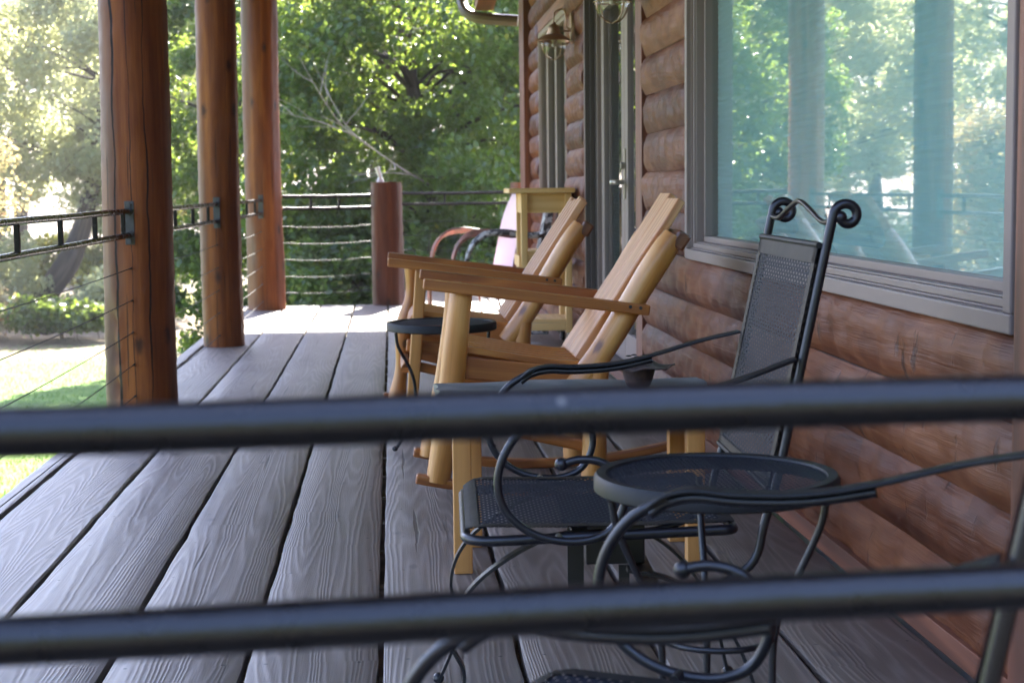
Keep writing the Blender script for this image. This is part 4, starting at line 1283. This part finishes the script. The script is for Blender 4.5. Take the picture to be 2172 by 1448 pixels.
# ------------------------------------------------------------------ metal lawn chairs behind the cart
def lawn_chair(label, loc, rotz, paint, paintside, tube, lines):
    root = thing('metal_lawn_chair', label, 'chair', loc, rotz, 'old shell back metal lawn chairs')
    def seat(u, v):
        x = -.25 + .50 * u; y = -.24 + .48 * v
        return (x, y, .435 - .03 * u - .02 * math.sin(math.pi * v) * math.sin(math.pi * u) - .03 * max(0, 1 - u / .12) ** 2)
    mb = MB(); mb.grid(seat, 16, 14); o = mb.build('seat', paint, root, smooth=True); s_ = o.modifiers.new('s', 'SOLIDIFY'); s_.thickness = .006
    def back(u, v):
        a = (v - .5) * 2; half = .245 * (1 - .62 * max(0, (u - .45) / .55) ** 2.4)
        return (.235 + .115 * u + .05 * (a * a) * (-.6) , a * half, .39 + .56 * u)
    mb = MB(); mb.grid(back, 18, 14); o = mb.build('backrest', paint, root, smooth=True); s_ = o.modifiers.new('s', 'SOLIDIFY'); s_.thickness = .006
    mb = MB()
    rim = [back(i / 14, 0) for i in range(15)] + [back(1, j / 10) for j in range(1, 10)] + [back(1 - i / 14, 1) for i in range(15)]
    for i in range(len(rim) - 1):
        a, b = Vector(rim[i]), Vector(rim[i + 1]); w = Vector((.045, 0, 0))
        mb.add([a, b, b + w, a + w], [(0, 1, 2, 3)], [[(0, 0)] * 4])
    mb.grid(lambda u, v: Vector(seat(v, 0)) - Vector((0, 0, .05 * u)), 2, 14); mb.grid(lambda u, v: Vector(seat(v, 1)) - Vector((0, 0, .05 * u)), 2, 14)
    mb.build('rolled_edge', paintside, root, smooth=True)
    for s in (-1, 1):
        mb = MB()
        for q in range(lines):
            y = s * (.285 + .022 * q); dz = -.012 * q
            P = spline([(.30, s * .25, .675 + dz), (.18, y, .665 + dz), (.0, y, .690 + dz), (-.14, y, .670 + dz), (-.23, y, .58), (-.27, y, .44), (-.285, y, .25), (-.28, y, .10), (-.25, y, .03), (-.19, y, .014), (.0, y, .014), (.28, y, .014)], 6)
            mb.tube(P, .0115 if lines > 1 else .0145, 10)
        mb.build('arm_tube', tube, root, smooth=True)
    mb = MB(); mb.tube([(.28, -.31, .014), (.28, .31, .014)], .012, 10); mb.tube([(-.10, -.30, .014), (-.10, .30, .014)], .012, 10)
    mb.tube([(.05, -.2, .40), (.12, -.29, .03)], .008, 8); mb.tube([(.05, .2, .40), (.12, .29, .03)], .008, 8)
    mb.build('base_bar', tube, root, smooth=True)
    return root
lawn_chair('red and pink metal lawn chair with rusty tube arms', (.63, 11.95, 0), R(13), M['skylitpink'], M['redpaint'], M['rustred'], 3)
lawn_chair('peeling grey and black metal lawn chair behind the pine cart', (.78, 11.15, 0), R(-3), M['peel'], M['peel'], M['peel'], 1)

# ------------------------------------------------------------------ trees
def leaf_object(name, C, size, mat, parent, off, up=0.45):
    n = len(C)
    d = rng.normal(0, 1, (n, 3)); d[:, 2] -= 0.35; d /= np.linalg.norm(d, axis=1)[:, None]
    nn = rng.normal(0, 1, (n, 3)); nn[:, 2] = np.abs(nn[:, 2]) + up
    s = np.cross(nn, d); s /= np.linalg.norm(s, axis=1)[:, None] + 1e-9
    nrm = np.cross(d, s)
    L = size * rng.uniform(0.65, 1.25, n)[:, None]; W = L * rng.uniform(0.30, 0.42, n)[:, None]
    V = np.zeros((n, 6, 3))
    V[:, 0] = C - d * L * .5
    V[:, 1] = C - d * L * .12 + s * W + nrm * W * .25
    V[:, 2] = C + d * L * .22 + s * W * .8 + nrm * W * .2
    V[:, 3] = C + d * L * .55 - nrm * L * .06
    V[:, 4] = C + d * L * .22 - s * W * .8 + nrm * W * .2
    V[:, 5] = C - d * L * .12 - s * W + nrm * W * .25
    V = V.reshape(-1, 3) - np.array(off)
    base = (np.arange(n) * 6)[:, None]
    F = np.concatenate([base + np.array([[0, 1, 2, 3]]), base + np.array([[0, 3, 4, 5]])], 1).reshape(-1, 4)
    me = bpy.data.meshes.new(name)
    me.vertices.add(len(V)); me.vertices.foreach_set('co', V.astype(np.float32).ravel())
    me.loops.add(len(F) * 4); me.loops.foreach_set('vertex_index', F.astype(np.int32).ravel())
    me.polygons.add(len(F)); me.polygons.foreach_set('loop_start', np.arange(0, len(F) * 4, 4, dtype=np.int32))
    me.update(calc_edges=True); me.validate()
    me.materials.append(mat)
    o = bpy.data.objects.new(name, me); COL.objects.link(o); o.parent = parent
    return o

def tree(name, label, base, trunk, ells, nleaf, size, mat, cl=.34, limbs=30, group='trees around the lawn', cat='tree', thick=.012, shell=.35, flat=.75, barkmat=None):
    """trunk: list of (point, radius); ells: (centre, radii, clusters)"""
    root = thing(name, label, cat, base, 0, group)
    off = Vector(base)
    CC = []
    for c, rad, k in ells:
        q = rng.normal(0, 1, (k, 3)); q /= np.linalg.norm(q, axis=1)[:, None]
        r_ = (shell + (1 - shell) * rng.random(k)) ** .6
        CC.append(np.array(c) + q * r_[:, None] * np.array(rad))
    CC = np.concatenate(CC)
    CC = CC[CC[:, 2] > GZ + .25]
    TP = [Vector(p) for p, _ in trunk]
    mb = MB()
    P = spline(TP, 6); rr = []
    for i in range(len(P)):
        t = i / (len(P) - 1) * (len(trunk) - 1); j = min(int(t), len(trunk) - 2)
        rr.append(trunk[j][1] + (trunk[j + 1][1] - trunk[j][1]) * (t - j))
    mb.tube([p - off for p in P], rr, 12, rfun=lambda l, a: 1 + .10 * math.sin(3 * a + l * 2) + .06 * math.sin(7 * a - l * 5))
    mb.build('trunk', barkmat or M['bark'], root, smooth=True)
    mb = MB()
    idx = rng.permutation(len(CC))[:limbs]
    for i in idx:
        c = Vector(CC[i])
        best = min(range(len(P) // 3, len(P)), key=lambda j: (P[j] - c).length + abs(P[j].z - c.z + (c - P[j]).length * .35) * .5)
        a = P[best]; mid = a.lerp(c, .5) + Vector((rng.normal(0, .12), rng.normal(0, .12), .10 + rng.normal(0, .12)))
        Q = spline([a, mid, c], 5); r0 = min(rr[best] * .55, .012 + (c - a).length * .014)
        mb.tube([q - off for q in Q], [r0 + (thick * .4 - r0) * k / (len(Q) - 1) for k in range(len(Q))], 7)
        for _ in range(3):
            e = c + Vector(rng.normal(0, cl * .9, 3)); s_ = Q[int(rng.integers(4, len(Q)))]
            mb.tube([s_ - off, s_.lerp(e, .5) + Vector(rng.normal(0, .05, 3)) - off, e - off], [thick * .6, thick * .45, thick * .2], 5)
    mb.build('branches', barkmat or M['bark'], root, smooth=True)
    w = rng.uniform(.4, 1.6, len(CC)); w /= w.sum()
    cid = rng.choice(len(CC), nleaf, p=w)
    g = rng.normal(0, 1, (nleaf, 3)); gl = np.linalg.norm(g, axis=1)[:, None]
    g = g / gl * (rng.random(nleaf)[:, None] ** .45)
    C = CC[cid] + g * np.array([cl, cl, cl * flat]) * rng.uniform(.8, 1.35, len(CC))[cid][:, None]
    C = C[C[:, 2] > GZ + .03]
    leaf_object('crown', C, size, mat, root, base)
    return root

# main broadleaf trees past the far railing
tree('broadleaf_tree', 'large dark broadleaf tree filling the gap beyond the far railing', (0.55, 19.0, GZ),
     [((0.55, 19.0, GZ), .16), ((0.48, 18.9, 0.0), .13), ((0.42, 18.8, 1.2), .11), ((0.2, 18.9, 2.6), .07), ((0.0, 19, 3.8), .04)],
     [((0.2, 18.6, 2.6), (1.9, 1.6, 1.5), 130), ((-0.9, 17.8, 1.9), (.9, .9, 1.6), 60), ((1.3, 18.2, 1.0), (1.2, 1.4, 2.2), 130), ((0.2, 17.6, -0.1), (1.5, .9, .9), 90), ((-0.55, 17.8, 0.3), (.7, .5, .9), 50)],
     72000, .075, M['leaf'], .30, 60)
tree('broadleaf_tree', 'bright green leafy tree showing between the second and third posts', (-2.1, 21.5, GZ),
     [((-2.1, 21.5, GZ), .12), ((-2.1, 21.5, .5), .10), ((-2.0, 21.4, 2.2), .07), ((-1.9, 21.4, 4.2), .03)],
     [((-2.2, 21.3, 2.4), (1.3, 1.2, 2.4), 120), ((-2.0, 20.6, -.1), (1.1, .8, 1.0), 50)],
     34000, .075, M['leaf'], .30, 36)
tree('broadleaf_tree', 'tall dark tree rising behind the house corner', (3.2, 22.0, GZ),
     [((3.2, 22, GZ), .2), ((3.2, 22, 1), .16), ((3.0, 22, 3), .10), ((2.9, 22, 5.5), .05)],
     [((2.4, 21.5, 2.6), (1.9, 1.6, 2.9), 170)],
     40000, .085, M['leaf'], .36, 36)
tree('broadleaf_tree', 'farther green tree glimpsed through gaps of the dark tree', (-0.2, 27.5, GZ),
     [((-0.2, 27.5, GZ), .2), ((-0.2, 27.5, 1), .16), ((-0.1, 27.5, 3), .10), ((0, 27.5, 5.0), .05)],
     [((0.4, 27.2, 2.9), (2.6, 1.6, 2.4), 150), ((1.6, 27, 0.6), (2.2, 1.2, 1.3), 60)],
     34000, .085, M['leaf'], .42, 30)
# low shrubs hugging the deck
for sx, sy, lab in ((-0.55, 17.2, 'green leafy shrub below the far railing left of the short post'), (0.75, 17.0, 'dark green shrub behind the red metal lawn chair')):
    tree('leafy_shrub', lab, (sx, sy, GZ), [((sx, sy, GZ), .04), ((sx, sy, -.6), .03), ((sx + .05, sy, .3), .015)],
         [((sx, sy, -.35), (.75, .55, .75), 70)], 15000, .065, M['leaf'], .24, 24, group='leafy shrubs', cat='shrub')
# pale sunlit trees over the lawn on the left
def pale(label, x, y, h, w, n, mat, size=.11, lean=0.0, tr=.16, low=0.9, k=120, name='pale_tree', group='pale trees beyond the lawn'):
    tree(name, label, (x, y, GZ), [((x, y, GZ), tr), ((x + lean * .47, y, GZ + h * .16), tr * .85), ((x + lean * .8, y, GZ + h * .45), tr * .5), ((x + lean, y, GZ + h * .85), tr * .2)],
         [((x + lean * .9, y, GZ + low + (h - low) * .52), (w, w * .38, (h - low) * .5), k)], int(n * 1.0), size * .80, mat, .42, 34, group=group)
pale('silvery green tree with a dark leaning trunk behind the lawn', -6.75, 30.8, 6.6, 2.7, 38000, M['leafpale'], .11, 1.6, .24, 1.7, 160)
pale('pale silver tree showing left of the nearest post', -5.4, 34.5, 7.2, 2.3, 30000, M['leafpale'], .10, .3, .2, .9, 130)
pale('rusty berried tree at the left edge over the lawn', -6.3, 23.5, 3.2, 1.2, 17000, M['leafrust'], .085, -.3, .09, .9, 70)
pale('tall yellow green tree standing far back on the left', -9.3, 41, 11.5, 2.4, 26000, M['leafyellow'], .15, .2, .2, 4.0, 110)
pale('slim yellow tree far back beside the nearest post', -7.0, 46, 10.5, 2.0, 20000, M['leafyellow'], .16, .1, .18, 3.5, 90)
pale('pale tree far out left beyond the frame edge', -9.8, 30, 7.0, 2.6, 24000, M['leafpale'], .13, .3, .22, 1.6, 110)
pale('sunlit pale tree seen mainly in the window reflection', -9.0, 37, 8.5, 3.2, 24000, M['leafpale'], .15, .3, .22, 1.6, 110)
pale('green tree closing the lawn behind the middle post', -3.9, 35, 7.5, 2.3, 26000, M['leafyellow'], .12, .2, .2, 1.2, 120)
for i, (sx, sy, w_, h_, mt, lab) in enumerate((
        (-5.0, 24.6, .9, .40, 'leaf', 'low ragged green bush at the back of the lawn'),
        (-6.6, 25.0, 1.0, .6, 'leafrust', 'rusty green bush under the berried tree'),
        (-4.4, 26.5, 1.0, .60, 'leafpale', 'pale bush behind the nearest post base'),
        (-7.6, 26.0, 1.2, 1.0, 'leafpale', 'pale bush at the left edge behind the lawn'),
        (-6.2, 33.0, 1.7, .9, 'leafyellow', 'yellow green bush far behind the leaning trunk'),
        (-9.5, 35.0, 2.2, 1.4, 'leafpale', 'wide pale thicket far back on the left'),
        (-7.9, 30.6, 1.5, 1.7, 'leafpale', 'tall pale thicket left of the leaning trunk'),
        (-5.6, 33.5, 1.3, 1.7, 'leafpale', 'tall pale thicket beside the nearest post'))):
    tree('garden_bush', lab, (sx, sy, GZ), [((sx, sy, GZ), .03), ((sx, sy, GZ + h_ * .5), .02), ((sx + .03, sy, GZ + h_), .01)],
         [((sx, sy, GZ + h_ * .55), (w_, w_ * .5, h_ * .7), 40), ((sx + w_ * .5, sy - .2, GZ + h_ * .4), (w_ * .6, w_ * .4, h_ * .4), 16), ((sx - w_ * .4, sy, GZ + h_ * .9), (w_ * .4, w_ * .4, h_ * .5), 12)], int(3500 + 2500 * w_), .09, M[mt], .26, 20, group='bushes along the lawn', cat='bush')
# dead bare branch in front of the dark tree
t = thing('dead_branch', 'bare grey dead branch caught in the dark tree', 'branch', (-.14, 16.35, 1.45))
mb = MB(); rg = np.random.default_rng(5)
def twig(a, d, L, r, depth):
    P = [a]; p = a
    for i in range(6):
        d = (d + Vector(rg.normal(0, .10, 3)) + Vector((0, 0, .03))).normalized(); p = p + d * L / 6; P.append(p)
    mb.tube(P, [r * (1 - .12 * i) for i in range(7)], 6)
    if depth:
        for k in range(5 if depth == 2 else 3):
            q = P[1 + k if depth == 2 else int(rg.integers(2, 6))]
            nd = (d * .8 + Vector((rg.normal(-.1, .45), rg.normal(0, .2), rg.normal(.05, .5)))).normalized()
            twig(q, nd, L * rg.uniform(.40, .60), r * .6, depth - 1)
twig(Vector((.55, 1.1, -.40)), Vector((-.80, -.62, .46)), 1.55, .013, 2)
mb.build('dead_wood', M['deadtwig'], t, smooth=True)

# ------------------------------------------------------------------ thin summer air
hm = bpy.data.materials.new('haze'); hm.use_nodes = True
for n_ in list(hm.node_tree.nodes):
    if n_.type != 'OUTPUT_MATERIAL': hm.node_tree.nodes.remove(n_)
pv = hm.node_tree.nodes.new('ShaderNodeVolumePrincipled')
pv.inputs['Color'].default_value = (0.95, 0.93, 0.90, 1)
pv.inputs['Density'].default_value = 0.0010
pv.inputs['Anisotropy'].default_value = 0.45
hm.node_tree.links.new(pv.outputs[0], [n_ for n_ in hm.node_tree.nodes if n_.type == 'OUTPUT_MATERIAL'][0].inputs['Volume'])
mb = MB(); mb.box(-190, 190, -45, 280, GZ - 4.5, 75)
tag(mb.build('haze', hm), kind='stuff')
